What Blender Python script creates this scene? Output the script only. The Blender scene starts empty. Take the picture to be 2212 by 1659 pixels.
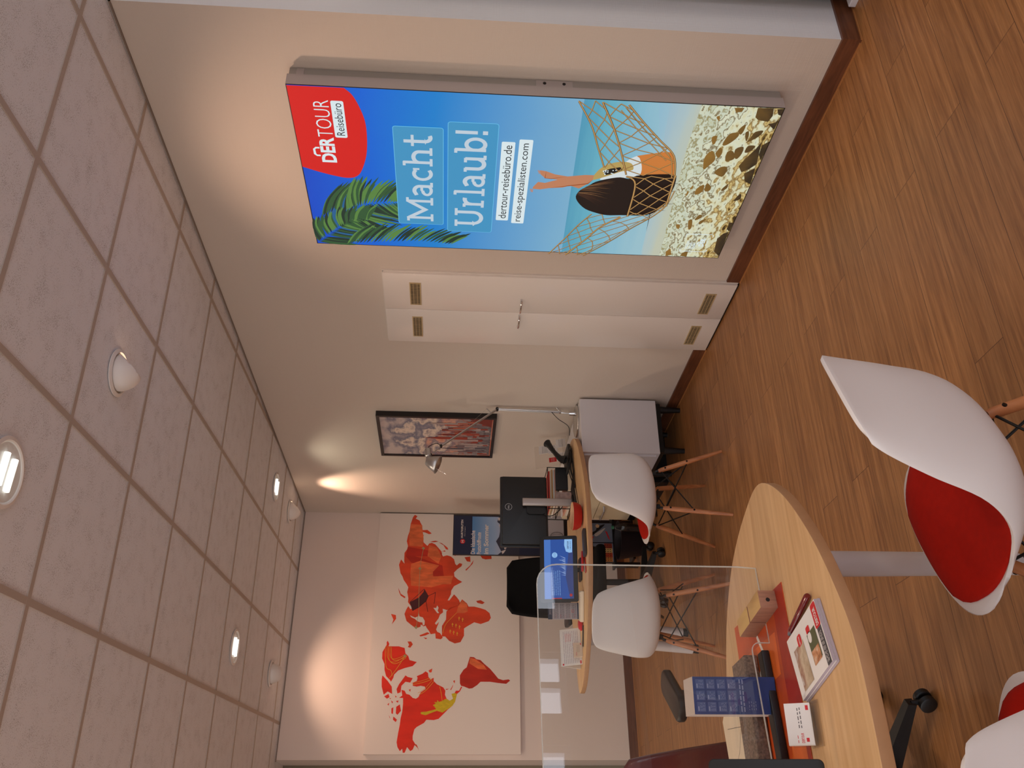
import bpy, bmesh, math, random
from mathutils import Vector, Matrix
random.seed(7)
SC = bpy.context.scene
COL = SC.collection
PI = math.pi

# ---------------------------------------------------------------- camera
def setup_camera():
    f, yaw, pit, rol = 1878.65, 0.5129, -0.0633, 0.0275
    cam = bpy.data.cameras.new('camera'); o = bpy.data.objects.new('camera', cam); COL.objects.link(o)
    fw = Vector((math.sin(yaw)*math.cos(pit), math.cos(yaw)*math.cos(pit), math.sin(pit)))
    r = Vector((math.cos(yaw), -math.sin(yaw), 0)); u = r.cross(fw)
    r2 = math.cos(rol)*r + math.sin(rol)*u; u2 = -math.sin(rol)*r + math.cos(rol)*u
    # the phone was held upright, the picture is stored lying on its side
    R = Matrix((-u2, r2, -fw)).transposed().to_4x4()
    o.matrix_world = Matrix.Translation((-2.8316, -1.5456, 1.5387)) @ R
    cam.sensor_width = 36; cam.sensor_fit = 'HORIZONTAL'; cam.lens = 36*f/2212
    cam.clip_start = 0.05
    SC.camera = o
setup_camera()
SC.view_settings.view_transform = 'Standard'; SC.view_settings.look = 'None'
SC.view_settings.gamma = 1; SC.view_settings.use_curve_mapping = False
SC.view_settings.exposure = 0.0

# ---------------------------------------------------------------- daylight
W = bpy.data.worlds.new('sky'); SC.world = W; W.use_nodes = True
_n = W.node_tree.nodes; _l = W.node_tree.links; _n.clear()
_o = _n.new('ShaderNodeOutputWorld'); _b = _n.new('ShaderNodeBackground'); _s = _n.new('ShaderNodeTexSky')
_s.sky_type = 'NISHITA'; _s.sun_disc = False; _s.sun_elevation = math.radians(38); _s.sun_rotation = math.radians(40)
_b.inputs['Strength'].default_value = 0.16
_l.new(_s.outputs[0], _b.inputs[0]); _l.new(_b.outputs[0], _o.inputs[0])

def area_light(name, loc, size, power, col, rot=(0,0,0), shape='DISK', sizey=None, spread=None):
    d = bpy.data.lights.new(name, 'AREA'); d.shape = shape; d.size = size
    if sizey: d.size_y = sizey
    d.energy = power; d.color = col
    if spread: d.spread = spread
    o = bpy.data.objects.new(name, d); COL.objects.link(o); o.location = loc; o.rotation_euler = rot
    return o
def spot_light(name, loc, target, power, col, size=80, blend=0.6, radius=0.03):
    d = bpy.data.lights.new(name, 'SPOT'); d.energy = power; d.color = col
    d.spot_size = math.radians(size); d.spot_blend = blend; d.shadow_soft_size = radius
    o = bpy.data.objects.new(name, d); COL.objects.link(o); o.location = loc
    o.rotation_euler = (Vector(target)-Vector(loc)).to_track_quat('-Z', 'Y').to_euler()
    return o
# daylight falling in through the shop window behind the photographer
area_light('window_daylight', (-2.4, -4.6, 1.3), 7.6, 235, (0.84, 0.88, 1.0), (math.radians(90), 0, 0), 'RECTANGLE', 2.4)
area_light('added_side_fill', (-6.6, 0.4, 1.4), 8.0, 118, (1.0, 0.91, 0.84), (math.radians(90), 0, math.radians(-90)), 'RECTANGLE', 2.2)  # added fill from an invented left window, there to brighten the ceiling

# ---------------------------------------------------------------- materials
def lin(v):
    v /= 255.0
    return v/12.92 if v <= 0.04045 else ((v+0.055)/1.055)**2.4
def C(r, g, b): return (lin(r), lin(g), lin(b), 1)
MATS = {}
def mat(name, col, rough=0.5, metal=0.0, spec=0.5, bump=0, bscale=300, var=0, vscale=8, em=0, alpha=1, coat=0, stretch=None):
    if name in MATS: return MATS[name]
    m = bpy.data.materials.new(name); m.use_nodes = True; MATS[name] = m
    nt = m.node_tree; b = nt.nodes['Principled BSDF']
    b.inputs['Base Color'].default_value = col; b.inputs['Roughness'].default_value = rough
    b.inputs['Metallic'].default_value = metal; b.inputs['Specular IOR Level'].default_value = spec
    b.inputs['Coat Weight'].default_value = coat
    if em:
        b.inputs['Emission Color'].default_value = col; b.inputs['Emission Strength'].default_value = em
        b.inputs['Base Color'].default_value = (0.02, 0.02, 0.02, 1)
    tc = nt.nodes.new('ShaderNodeTexCoord'); mp = nt.nodes.new('ShaderNodeMapping')
    nt.links.new(tc.outputs['Object'], mp.inputs[0])
    if stretch: mp.inputs['Scale'].default_value = stretch
    if var:
        n = nt.nodes.new('ShaderNodeTexNoise'); n.inputs['Scale'].default_value = vscale; n.inputs['Detail'].default_value = 4
        nt.links.new(mp.outputs[0], n.inputs[0])
        r = nt.nodes.new('ShaderNodeMapRange'); r.inputs[1].default_value = 0.3; r.inputs[2].default_value = 0.7
        r.inputs[3].default_value = 1-var; r.inputs[4].default_value = 1+var
        nt.links.new(n.outputs[0], r.inputs[0])
        mx = nt.nodes.new('ShaderNodeMix'); mx.data_type = 'RGBA'; mx.blend_type = 'MULTIPLY'; mx.inputs[0].default_value = 1
        mx.inputs[6].default_value = col; nt.links.new(r.outputs[0], mx.inputs[7])
        nt.links.new(mx.outputs[2], b.inputs['Emission Color' if em else 'Base Color'])
    if bump:
        n = nt.nodes.new('ShaderNodeTexNoise'); n.inputs['Scale'].default_value = bscale; n.inputs['Detail'].default_value = 2
        nt.links.new(mp.outputs[0], n.inputs[0])
        bp = nt.nodes.new('ShaderNodeBump'); bp.inputs['Strength'].default_value = bump; bp.inputs['Distance'].default_value = 0.002
        nt.links.new(n.outputs[0], bp.inputs['Height']); nt.links.new(bp.outputs[0], b.inputs['Normal'])
    return m

def wood_floor():
    m = bpy.data.materials.new('vinyl_plank_floor'); m.use_nodes = True; nt = m.node_tree; b = nt.nodes['Principled BSDF']
    N = nt.nodes.new; L = nt.links.new
    tc = N('ShaderNodeTexCoord')
    mp = N('ShaderNodeMapping'); mp.inputs['Location'].default_value = (0.3, 0.012, 0); L(tc.outputs['Object'], mp.inputs[0])
    br = N('ShaderNodeTexBrick'); br.offset = 0.37; br.offset_frequency = 2; br.squash = 1
    br.inputs['Scale'].default_value = 1; br.inputs['Brick Width'].default_value = 1.22; br.inputs['Row Height'].default_value = 0.149
    br.inputs['Mortar Size'].default_value = 0.0011; br.inputs['Mortar Smooth'].default_value = 0.3; br.inputs['Bias'].default_value = 0
    br.inputs['Color1'].default_value = (0, 0, 0, 1); br.inputs['Color2'].default_value = (1, 1, 1, 1); br.inputs['Mortar'].default_value = (0.5, 0.5, 0.5, 1)
    L(mp.outputs[0], br.inputs[0])
    # grain, shifted from plank to plank
    ad = N('ShaderNodeVectorMath'); ad.operation = 'MULTIPLY_ADD'; L(br.outputs['Color'], ad.inputs[0]); ad.inputs[1].default_value = (7, 3, 5)
    L(tc.outputs['Object'], ad.inputs[2])
    mg = N('ShaderNodeMapping'); mg.inputs['Scale'].default_value = (1.3, 30, 1); L(ad.outputs[0], mg.inputs[0])
    n1 = N('ShaderNodeTexNoise'); n1.inputs['Scale'].default_value = 1.6; n1.inputs['Detail'].default_value = 6; n1.inputs['Roughness'].default_value = 0.62; L(mg.outputs[0], n1.inputs[0])
    n1.inputs['Distortion'].default_value = 0.25
    mg2 = N('ShaderNodeMapping'); mg2.inputs['Scale'].default_value = (9, 160, 1); L(ad.outputs[0], mg2.inputs[0])
    n2 = N('ShaderNodeTexNoise'); n2.inputs['Scale'].default_value = 1.3; n2.inputs['Detail'].default_value = 3; L(mg2.outputs[0], n2.inputs[0])
    cr = N('ShaderNodeValToRGB'); e = cr.color_ramp.elements
    e[0].position = 0.30; e[0].color = C(132, 86, 50); e[1].position = 0.72; e[1].color = C(180, 128, 80)
    x = cr.color_ramp.elements.new(0.5); x.color = C(160, 110, 65)
    L(n1.outputs[0], cr.inputs[0])
    mr = N('ShaderNodeMapRange'); mr.inputs[1].default_value = 0.35; mr.inputs[2].default_value = 0.65; mr.inputs[3].default_value = 0.86; mr.inputs[4].default_value = 1.07; L(n2.outputs[0], mr.inputs[0])
    m1 = N('ShaderNodeMix'); m1.data_type = 'RGBA'; m1.blend_type = 'MULTIPLY'; m1.inputs[0].default_value = 1; L(cr.outputs[0], m1.inputs[6]); L(mr.outputs[0], m1.inputs[7])
    mr2 = N('ShaderNodeMapRange'); mr2.inputs[3].default_value = 0.93; mr2.inputs[4].default_value = 1.08; L(br.outputs['Color'], mr2.inputs[0])
    m2 = N('ShaderNodeMix'); m2.data_type = 'RGBA'; m2.blend_type = 'MULTIPLY'; m2.inputs[0].default_value = 1; L(m1.outputs[2], m2.inputs[6]); L(mr2.outputs[0], m2.inputs[7])
    m3 = N('ShaderNodeMix'); m3.data_type = 'RGBA'; L(br.outputs['Fac'], m3.inputs[0]); L(m2.outputs[2], m3.inputs[6]); m3.inputs[7].default_value = C(84, 54, 34)
    L(m3.outputs[2], b.inputs['Base Color'])
    b.inputs['Roughness'].default_value = 0.42; b.inputs['Specular IOR Level'].default_value = 0.35
    bp = N('ShaderNodeBump'); bp.inputs['Strength'].default_value = 0.12; bp.inputs['Distance'].default_value = 0.001; L(n2.outputs[0], bp.inputs['Height']); L(bp.outputs[0], b.inputs['Normal'])
    return m
def wood(name, dark, light, stretch=(1.2, 26, 26), rough=0.4, sc=1.5):
    m = bpy.data.materials.new(name); m.use_nodes = True; nt = m.node_tree; b = nt.nodes['Principled BSDF']; N = nt.nodes.new; L = nt.links.new
    tc = N('ShaderNodeTexCoord'); mp = N('ShaderNodeMapping'); mp.inputs['Scale'].default_value = stretch; L(tc.outputs['Object'], mp.inputs[0])
    n = N('ShaderNodeTexNoise'); n.inputs['Scale'].default_value = sc; n.inputs['Detail'].default_value = 7; n.inputs['Distortion'].default_value = 0.8; L(mp.outputs[0], n.inputs[0])
    cr = N('ShaderNodeValToRGB'); e = cr.color_ramp.elements; e[0].position = 0.32; e[0].color = dark; e[1].position = 0.66; e[1].color = light
    L(n.outputs[0], cr.inputs[0]); L(cr.outputs[0], b.inputs['Base Color']); b.inputs['Roughness'].default_value = rough
    return m
def wallpaper(name, col):
    m = bpy.data.materials.new(name); m.use_nodes = True; nt = m.node_tree; b = nt.nodes['Principled BSDF']; N = nt.nodes.new; L = nt.links.new
    tc = N('ShaderNodeTexCoord')
    b.inputs['Base Color'].default_value = col; b.inputs['Roughness'].default_value = 0.75; b.inputs['Specular IOR Level'].default_value = 0.25
    w = []
    for sc in ((1, 1, 230), (190, 190, 1)):
        mp = N('ShaderNodeMapping'); mp.inputs['Scale'].default_value = sc; L(tc.outputs['Object'], mp.inputs[0])
        n = N('ShaderNodeTexNoise'); n.inputs['Scale'].default_value = 1.6; n.inputs['Detail'].default_value = 1; L(mp.outputs[0], n.inputs[0]); w.append(n)
    a = N('ShaderNodeMath'); a.operation = 'ADD'; L(w[0].outputs[0], a.inputs[0]); L(w[1].outputs[0], a.inputs[1])
    bp = N('ShaderNodeBump'); bp.inputs['Strength'].default_value = 0.35; bp.inputs['Distance'].default_value = 0.0015; L(a.outputs[0], bp.inputs['Height']); L(bp.outputs[0], b.inputs['Normal'])
    return m
def ceiling_tile():
    m = bpy.data.materials.new('mineral_fibre_tile'); m.use_nodes = True; nt = m.node_tree; b = nt.nodes['Principled BSDF']; N = nt.nodes.new; L = nt.links.new
    tc = N('ShaderNodeTexCoord')
    n = N('ShaderNodeTexNoise'); n.inputs['Scale'].default_value = 300; n.inputs['Detail'].default_value = 2; L(tc.outputs['Object'], n.inputs[0])
    n2 = N('ShaderNodeTexNoise'); n2.inputs['Scale'].default_value = 14; n2.inputs['Detail'].default_value = 2; L(tc.outputs['Object'], n2.inputs[0])
    a = N('ShaderNodeMath'); a.operation = 'MULTIPLY_ADD'; L(n2.outputs[0], a.inputs[0]); a.inputs[1].default_value = 0.35; L(n.outputs[0], a.inputs[2])
    cr = N('ShaderNodeValToRGB'); e = cr.color_ramp.elements; e[0].position = 0.775; e[0].color = (1, 1, 1, 1); e[1].position = 0.84; e[1].color = (0, 0, 0, 1)
    L(a.outputs[0], cr.inputs[0])
    mx = N('ShaderNodeMix'); mx.data_type = 'RGBA'; L(cr.outputs[0], mx.inputs[0]); mx.inputs[6].default_value = C(188, 186, 186); mx.inputs[7].default_value = C(234, 236, 240)
    L(mx.outputs[2], b.inputs['Base Color']); b.inputs['Roughness'].default_value = 0.9; b.inputs['Specular IOR Level'].default_value = 0.2
    bp = N('ShaderNodeBump'); bp.inputs['Strength'].default_value = 0.4; bp.inputs['Distance'].default_value = 0.002; L(cr.outputs[0], bp.inputs['Height']); L(bp.outputs[0], b.inputs['Normal'])
    return m
def glass(name, tint=(0.96, 0.98, 0.98, 1), rough=0.0, edge=None):
    # thin clear sheet: mirrors part of the room at grazing angles and lets the rest through
    m = bpy.data.materials.new(name); m.use_nodes = True; nt = m.node_tree; nt.nodes.clear(); N = nt.nodes.new; L = nt.links.new
    o = N('ShaderNodeOutputMaterial'); t = N('ShaderNodeBsdfTransparent'); t.inputs[0].default_value = tint
    g = N('ShaderNodeBsdfGlossy'); g.inputs['Roughness'].default_value = rough; f = N('ShaderNodeFresnel'); f.inputs[0].default_value = 1.75
    ge = N('ShaderNodeNewGeometry'); iv = N('ShaderNodeMath'); iv.operation = 'SUBTRACT'; iv.inputs[0].default_value = 1; L(ge.outputs['Backfacing'], iv.inputs[1])
    fb = N('ShaderNodeMath'); fb.operation = 'MULTIPLY'; L(f.outputs[0], fb.inputs[0]); L(iv.outputs[0], fb.inputs[1])
    mx = N('ShaderNodeMixShader'); L(fb.outputs[0], mx.inputs[0]); L(t.outputs[0], mx.inputs[1]); L(g.outputs[0], mx.inputs[2]); L(mx.outputs[0], o.inputs[0])
    return m
def ramp_emit(name, stops, z0, z1, noise=0.0, nscale=(3, 3, 3), em=1.0, axis=2):
    # back-lit print: colour follows the height on the sheet
    m = bpy.data.materials.new(name); m.use_nodes = True; nt = m.node_tree; b = nt.nodes['Principled BSDF']; N = nt.nodes.new; L = nt.links.new
    g = N('ShaderNodeTexCoord'); s = N('ShaderNodeSeparateXYZ'); L(g.outputs['Object'], s.inputs[0])
    mr = N('ShaderNodeMapRange'); mr.inputs[1].default_value = z0; mr.inputs[2].default_value = z1; L(s.outputs[axis], mr.inputs[0])
    last = mr.outputs[0]
    if noise:
        mp = N('ShaderNodeMapping'); mp.inputs['Scale'].default_value = nscale; L(g.outputs['Object'], mp.inputs[0])
        n = N('ShaderNodeTexNoise'); n.inputs['Scale'].default_value = 1; n.inputs['Detail'].default_value = 5; L(mp.outputs[0], n.inputs[0])
        a = N('ShaderNodeMath'); a.operation = 'SUBTRACT'; L(n.outputs[0], a.inputs[0]); a.inputs[1].default_value = 0.5
        b2 = N('ShaderNodeMath'); b2.operation = 'MULTIPLY_ADD'; L(a.outputs[0], b2.inputs[0]); b2.inputs[1].default_value = noise; L(last, b2.inputs[2]); last = b2.outputs[0]
    cr = N('ShaderNodeValToRGB'); e = cr.color_ramp.elements
    e[0].position = stops[0][0]; e[0].color = stops[0][1]; e[1].position = stops[-1][0]; e[1].color = stops[-1][1]
    for p, c in stops[1:-1]: cr.color_ramp.elements.new(p).color = c
    L(last, cr.inputs[0])
    if em:
        b.inputs['Base Color'].default_value = (0.02, 0.02, 0.02, 1); L(cr.outputs[0], b.inputs['Emission Color']); b.inputs['Emission Strength'].default_value = em
    else: L(cr.outputs[0], b.inputs['Base Color'])
    b.inputs['Roughness'].default_value = 0.6; b.inputs['Specular IOR Level'].default_value = 0.15
    return m
def E(name, col, em=1.0): return mat(name, col, 0.6, spec=0.15, em=em)

# ---------------------------------------------------------------- mesh helpers
def BM(): return bmesh.new()
def T(x=0, y=0, z=0): return Matrix.Translation((x, y, z))
def RZ(a): return Matrix.Rotation(a, 4, 'Z')
def RX(a): return Matrix.Rotation(a, 4, 'X')
def RY(a): return Matrix.Rotation(a, 4, 'Y')
def box(bm, x0, x1, y0, y1, z0, z1, M=None, bev=0, seg=2, mi=0):
    vs = [bm.verts.new((x, y, z)) for x in (x0, x1) for y in (y0, y1) for z in (z0, z1)]
    q = [(0, 1, 3, 2), (4, 6, 7, 5), (0, 4, 5, 1), (2, 3, 7, 6), (0, 2, 6, 4), (1, 5, 7, 3)]
    fs = [bm.faces.new([vs[i] for i in f]) for f in q]
    for f in fs: f.material_index = mi
    if M is not None: bmesh.ops.transform(bm, matrix=M, verts=vs)
    if bev:
        es = list({e for f in fs for e in f.edges})
        r = bmesh.ops.bevel(bm, geom=es, offset=bev, segments=seg, affect='EDGES', profile=0.5)
        for f in r['faces']: f.material_index = mi
    return bm
def frame_of(d):
    d = d.normalized(); a = Vector((0, 0, 1)) if abs(d.z) < 0.9 else Vector((1, 0, 0))
    x = d.cross(a).normalized(); return x, d.cross(x).normalized()
def tube(bm, pts, r, n=12, cap=True, mi=0):
    # swept round bar; r a number or a list
    pts = [Vector(p) for p in pts]; rs = r if isinstance(r, (list, tuple)) else [r]*len(pts)
    rings = []; x = None
    for i, p in enumerate(pts):
        d = (pts[min(i+1, len(pts)-1)] - pts[max(i-1, 0)]).normalized()
        if x is None: x, y = frame_of(d)
        else:
            x = (x - d*x.dot(d)).normalized(); y = d.cross(x)
        rings.append([bm.verts.new(p + (x*math.cos(2*PI*k/n) + y*math.sin(2*PI*k/n))*rs[i]) for k in range(n)])
    for a, b in zip(rings, rings[1:]):
        for k in range(n): bm.faces.new((a[k], a[(k+1) % n], b[(k+1) % n], b[k])).material_index = mi
    if cap:
        bm.faces.new(rings[0][::-1]).material_index = mi; bm.faces.new(rings[-1]).material_index = mi
    return bm
def cyl(bm, p0, p1, r0, r1=None, n=24, mi=0): return tube(bm, [p0, p1], [r0, r0 if r1 is None else r1], n, True, mi)
def lathe(bm, prof, n=32, M=None, cap0=True, cap1=True, mi=0):
    rings = []; vv = []
    for r, z in prof:
        ring = [bm.verts.new((r*math.cos(2*PI*k/n), r*math.sin(2*PI*k/n), z)) for k in range(n)]; rings.append(ring); vv += ring
    for a, b in zip(rings, rings[1:]):
        for k in range(n): bm.faces.new((a[k], a[(k+1) % n], b[(k+1) % n], b[k])).material_index = mi
    if cap0: bm.faces.new(rings[0][::-1]).material_index = mi
    if cap1: bm.faces.new(rings[-1]).material_index = mi
    if M is not None: bmesh.ops.transform(bm, matrix=M, verts=vv)
    return bm
def prism(bm, poly, z0, z1, M=None, bev=0, mi=0):
    a = [bm.verts.new((x, y, z0)) for x, y in poly]; b = [bm.verts.new((x, y, z1)) for x, y in poly]; n = len(poly)
    fs = [bm.faces.new(a[::-1]), bm.faces.new(b)] + [bm.faces.new((a[k], a[(k+1) % n], b[(k+1) % n], b[k])) for k in range(n)]
    for f in fs: f.material_index = mi
    if M is not None: bmesh.ops.transform(bm, matrix=M, verts=a+b)
    if bev:
        es = list(fs[0].edges)+list(fs[1].edges)
        bmesh.ops.bevel(bm, geom=es, offset=bev, segments=3, affect='EDGES', profile=0.5)
    return bm
def rrect(w, h, r, n=5, cx=0, cy=0):
    o = []
    for sx, sy, a0 in ((1, 1, 0), (-1, 1, 90), (-1, -1, 180), (1, -1, 270)):
        for k in range(n+1):
            a = math.radians(a0+90*k/n); o.append((cx+sx*(w/2-r)+r*math.cos(a), cy+sy*(h/2-r)+r*math.sin(a)))
    return o
def catmull(pts, k=6, closed=True):
    n = len(pts); out = []
    rng = range(n) if closed else range(n-1)
    g = (lambda i: Vector(pts[i % n])) if closed else (lambda i: Vector(pts[max(0, min(n-1, i))]))
    for i in rng:
        p0, p1, p2, p3 = g(i-1), g(i), g(i+1), g(i+2)
        for j in range(k):
            t = j/k
            out.append(tuple(0.5*((2*p1)+(-p0+p2)*t+(2*p0-5*p1+4*p2-p3)*t*t+(-p0+3*p1-3*p2+p3)*t**3)))
    if not closed: out.append(tuple(pts[-1]))
    return out
def smooth_obj(o, ang=35):
    for p in o.data.polygons: p.use_smooth = True
    try: o.data.set_sharp_from_angle(angle=math.radians(ang))
    except Exception: pass
def link(name, bm, mats, parent=None, smooth=True, local=False):
    bmesh.ops.recalc_face_normals(bm, faces=bm.faces)
    me = bpy.data.meshes.new(name); bm.to_mesh(me); bm.free()
    o = bpy.data.objects.new(name, me); COL.objects.link(o)
    for m in (mats if isinstance(mats, (list, tuple)) else [mats]): me.materials.append(m)
    if parent is not None:
        o.parent = parent
        if not local: o.matrix_parent_inverse = WM[parent.name].inverted()
        WM[o.name] = WM[parent.name].copy() if local else Matrix.Identity(4)
    else: WM[o.name] = Matrix.Identity(4)
    if smooth: smooth_obj(o)
    return o
WM = {}
def thing(name, label, cat, loc=(0, 0, 0), rz=0, group=None):
    o = bpy.data.objects.new(name, None); COL.objects.link(o); o.empty_display_size = 0.05
    o.location = loc; o.rotation_euler = (0, 0, rz); WM[o.name] = T(*loc) @ RZ(rz)
    o['label'] = label; o['category'] = cat
    if group: o['group'] = group
    return o
def tag(o, label, cat, group=None):
    o['label'] = label; o['category'] = cat
    if group: o['group'] = group
    return o
def struct(name, bm, m, smooth=False):
    o = link(name, bm, m, None, smooth); o['kind'] = 'structure'; return o
def dup(root, loc, rz, label, group=None):
    kids = {}
    for x in bpy.data.objects:
        if x.parent: kids.setdefault(x.parent.name, []).append(x)
    def rec(o, par):
        c = o.copy(); COL.objects.link(c)
        if par is not None: c.parent = par; c.matrix_parent_inverse = o.matrix_parent_inverse.copy()
        for ch in kids.get(o.name, []): rec(ch, c)
        return c
    r = rec(root, None); r.location = loc; r.rotation_euler = (0, 0, rz); r['label'] = label
    if group: r['group'] = group
    return r

# flat prints: polygons, strokes and lettering gathered on one sheet, one mesh
class Sheet:
    def __init__(s, origin, U, V):
        s.o = Vector(origin); s.U = Vector(U); s.V = Vector(V); s.N = s.U.cross(s.V); s.bm = bmesh.new(); s.mats = []; s.h = 0.0
    def mi(s, m):
        if m not in s.mats: s.mats.append(m)
        return s.mats.index(m)
    def P(s, u, v, h=None): return s.o + s.U*u + s.V*v + s.N*(s.h if h is None else h)
    def up(s, d=0.0004): s.h += d
    def poly(s, pts, m):
        f = s.bm.faces.new([s.bm.verts.new(s.P(*p)) for p in pts]); f.material_index = s.mi(m); return f
    def rect(s, u0, u1, v0, v1, m, r=0):
        if r: s.poly(rrect(u1-u0, v1-v0, r, 4, (u0+u1)/2, (v0+v1)/2), m)
        else: s.poly([(u0, v0), (u1, v0), (u1, v1), (u0, v1)], m)
    def stroke(s, pts, w, m, taper=False):
        pts = [Vector(p) for p in pts]; n = len(pts); L = []; R = []
        for i, p in enumerate(pts):
            d = (pts[min(i+1, n-1)]-pts[max(i-1, 0)])
            if d.length < 1e-9: d = Vector((1, 0))
            d.normalize(); q = Vector((-d.y, d.x))
            ww = w/2
            if 0 < i < n-1:
                a = (pts[i]-pts[i-1]).normalized(); c = max(0.5, abs(a.dot(d))); ww /= c
            if taper: ww *= max(0.02, 1-(i/(n-1))**1.5) if taper is True else max(0.05, 1-abs(2*i/(n-1)-1)**2)
            L.append(s.bm.verts.new(s.P(*(p+q*ww)))); R.append(s.bm.verts.new(s.P(*(p-q*ww))))
        k = s.mi(m)
        for i in range(n-1): s.bm.faces.new((L[i], R[i], R[i+1], L[i+1])).material_index = k
    def text(s, txt, u0, v0, w, h, m, bold=0, rot=0):
        # lettering fitted to a box w x h whose lower left corner is (u0, v0)
        cu = bpy.data.curves.new('t', 'FONT'); cu.body = txt; cu.size = 1; cu.offset = bold; cu.resolution_u = 3
        o = bpy.data.objects.new('t', cu); COL.objects.link(o); bpy.context.view_layer.update()
        me = bpy.data.meshes.new_from_object(o.evaluated_get(bpy.context.evaluated_depsgraph_get()))
        bpy.data.objects.remove(o); bpy.data.curves.remove(cu)
        if not me.vertices: return
        xs = [v.co.x for v in me.vertices]; ys = [v.co.y for v in me.vertices]
        x0, x1, y0, y1 = min(xs), max(xs), min(ys), max(ys); k = s.mi(m); vs = []
        cr, sr = math.cos(rot), math.sin(rot)
        for v in me.vertices:
            a = (v.co.x-x0)/(x1-x0)*w; b = (v.co.y-y0)/(y1-y0)*h
            vs.append(s.bm.verts.new(s.P(u0+a*cr-b*sr, v0+a*sr+b*cr)))
        for p in me.polygons:
            try: s.bm.faces.new([vs[i] for i in p.vertices]).material_index = k
            except ValueError: pass
        bpy.data.meshes.remove(me)
    def done(s, name, parent=None):
        me = bpy.data.meshes.new(name); s.bm.to_mesh(me); s.bm.free()
        o = bpy.data.objects.new(name, me); COL.objects.link(o)
        for m in s.mats: me.materials.append(m)
        if parent is not None: o.parent = parent; o.matrix_parent_inverse = WM[parent.name].inverted()
        WM[o.name] = Matrix.Identity(4)
        return o
def lines_of_text(s, u0, u1, v0, v1, n, m, frac=0.35):
    # rows of print too small to read
    for i in range(n):
        v = v1-(i+0.5)*(v1-v0)/n; u = u0
        while u < u1-0.002:
            w = random.uniform(0.006, 0.018)*max(0.4, (u1-u0)/0.1); s.rect(u, min(u+w, u1), v-(v1-v0)/n*frac/2, v+(v1-v0)/n*frac/2, m); u += w+0.003

M_WALL = wallpaper('woven_wallpaper_warm', C(206, 194, 182))
M_WALL2 = wallpaper('woven_wallpaper_white', C(226, 224, 222))
M_BACK = mat('back_wall_paint', C(224, 208, 198), 0.8, bump=0.15, bscale=400)
M_OLIVE = mat('recess_wall_paint', C(128, 122, 104), 0.8, bump=0.15, bscale=400)
M_TILE = ceiling_tile()
M_GRID = mat('ceiling_grid_lacquer', C(184, 170, 158), 0.6)
M_FLOOR = wood_floor()
M_BASE = wood('baseboard_wood', C(84, 46, 26), C(112, 66, 40), (4, 4, 40), 0.45)
M_BASELIP = mat('baseboard_lip', C(168, 112, 62), 0.5)
M_WHITE = mat('white_lacquer', C(226, 218, 210), 0.25, coat=0.3)
M_WHITEM = mat('white_laminate', C(222, 219, 222), 0.4, bump=0.05, bscale=600)
M_CREAM = mat('cream_lacquer', C(222, 206, 172), 0.45)
M_SHELL = mat('white_plastic', C(232, 228, 226), 0.42, bump=0.04, bscale=900)
M_RED = mat('red_felt', C(178, 24, 6), 0.8, bump=0.3, bscale=900, var=0.06, vscale=60, spec=0.2)
M_LEG = wood('ash_dowel', C(160, 96, 56), C(190, 124, 78), (20, 20, 3), 0.4)
M_BLACK = mat('black_plastic', C(15, 14, 15), 0.45)
M_BLACKM = mat('black_metal', C(20, 19, 19), 0.4, metal=0.3)
M_BLACKF = mat('black_fabric', C(12, 11, 12), 0.9, bump=0.4, bscale=700, spec=0.2)
M_CHROME = mat('chrome', C(220, 220, 222), 0.15, metal=1)
M_ALU = mat('brushed_aluminium', C(196, 194, 194), 0.35, metal=0.9)
M_SILV = mat('silver_lacquer', C(176, 166, 162), 0.4, metal=0.3)
M_DESK = wood('beech_laminate', C(208, 164, 114), C(226, 186, 136), (1.3, 24, 24), 0.38)
M_DESKE = mat('beech_edge', C(182, 138, 98), 0.5, var=0.05, vscale=30)
M_GREYLEG = mat('grey_powder_coat', C(210, 202, 200), 0.4)
M_PAPER = mat('white_paper', C(240, 236, 232), 0.7)
M_INK = mat('grey_ink', C(90, 84, 84), 0.7)
M_REDINK = mat('red_ink', C(206, 34, 40), 0.6)
M_ACRYL = glass('clear_acrylic')
def edge_mat():
    m = glass('acrylic_edge', (0.9, 0.9, 0.88, 1), 0.2); nt = m.node_tree; o = [n for n in nt.nodes if n.type == 'OUTPUT_MATERIAL'][0]; s = o.inputs[0].links[0].from_socket
    d = nt.nodes.new('ShaderNodeBsdfDiffuse'); d.inputs[0].default_value = C(226, 224, 216); mx = nt.nodes.new('ShaderNodeMixShader'); mx.inputs[0].default_value = 0.55
    nt.links.new(s, mx.inputs[1]); nt.links.new(d.outputs[0], mx.inputs[2]); nt.links.new(mx.outputs[0], o.inputs[0]); return m
M_ACEDGE = edge_mat()
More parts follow.
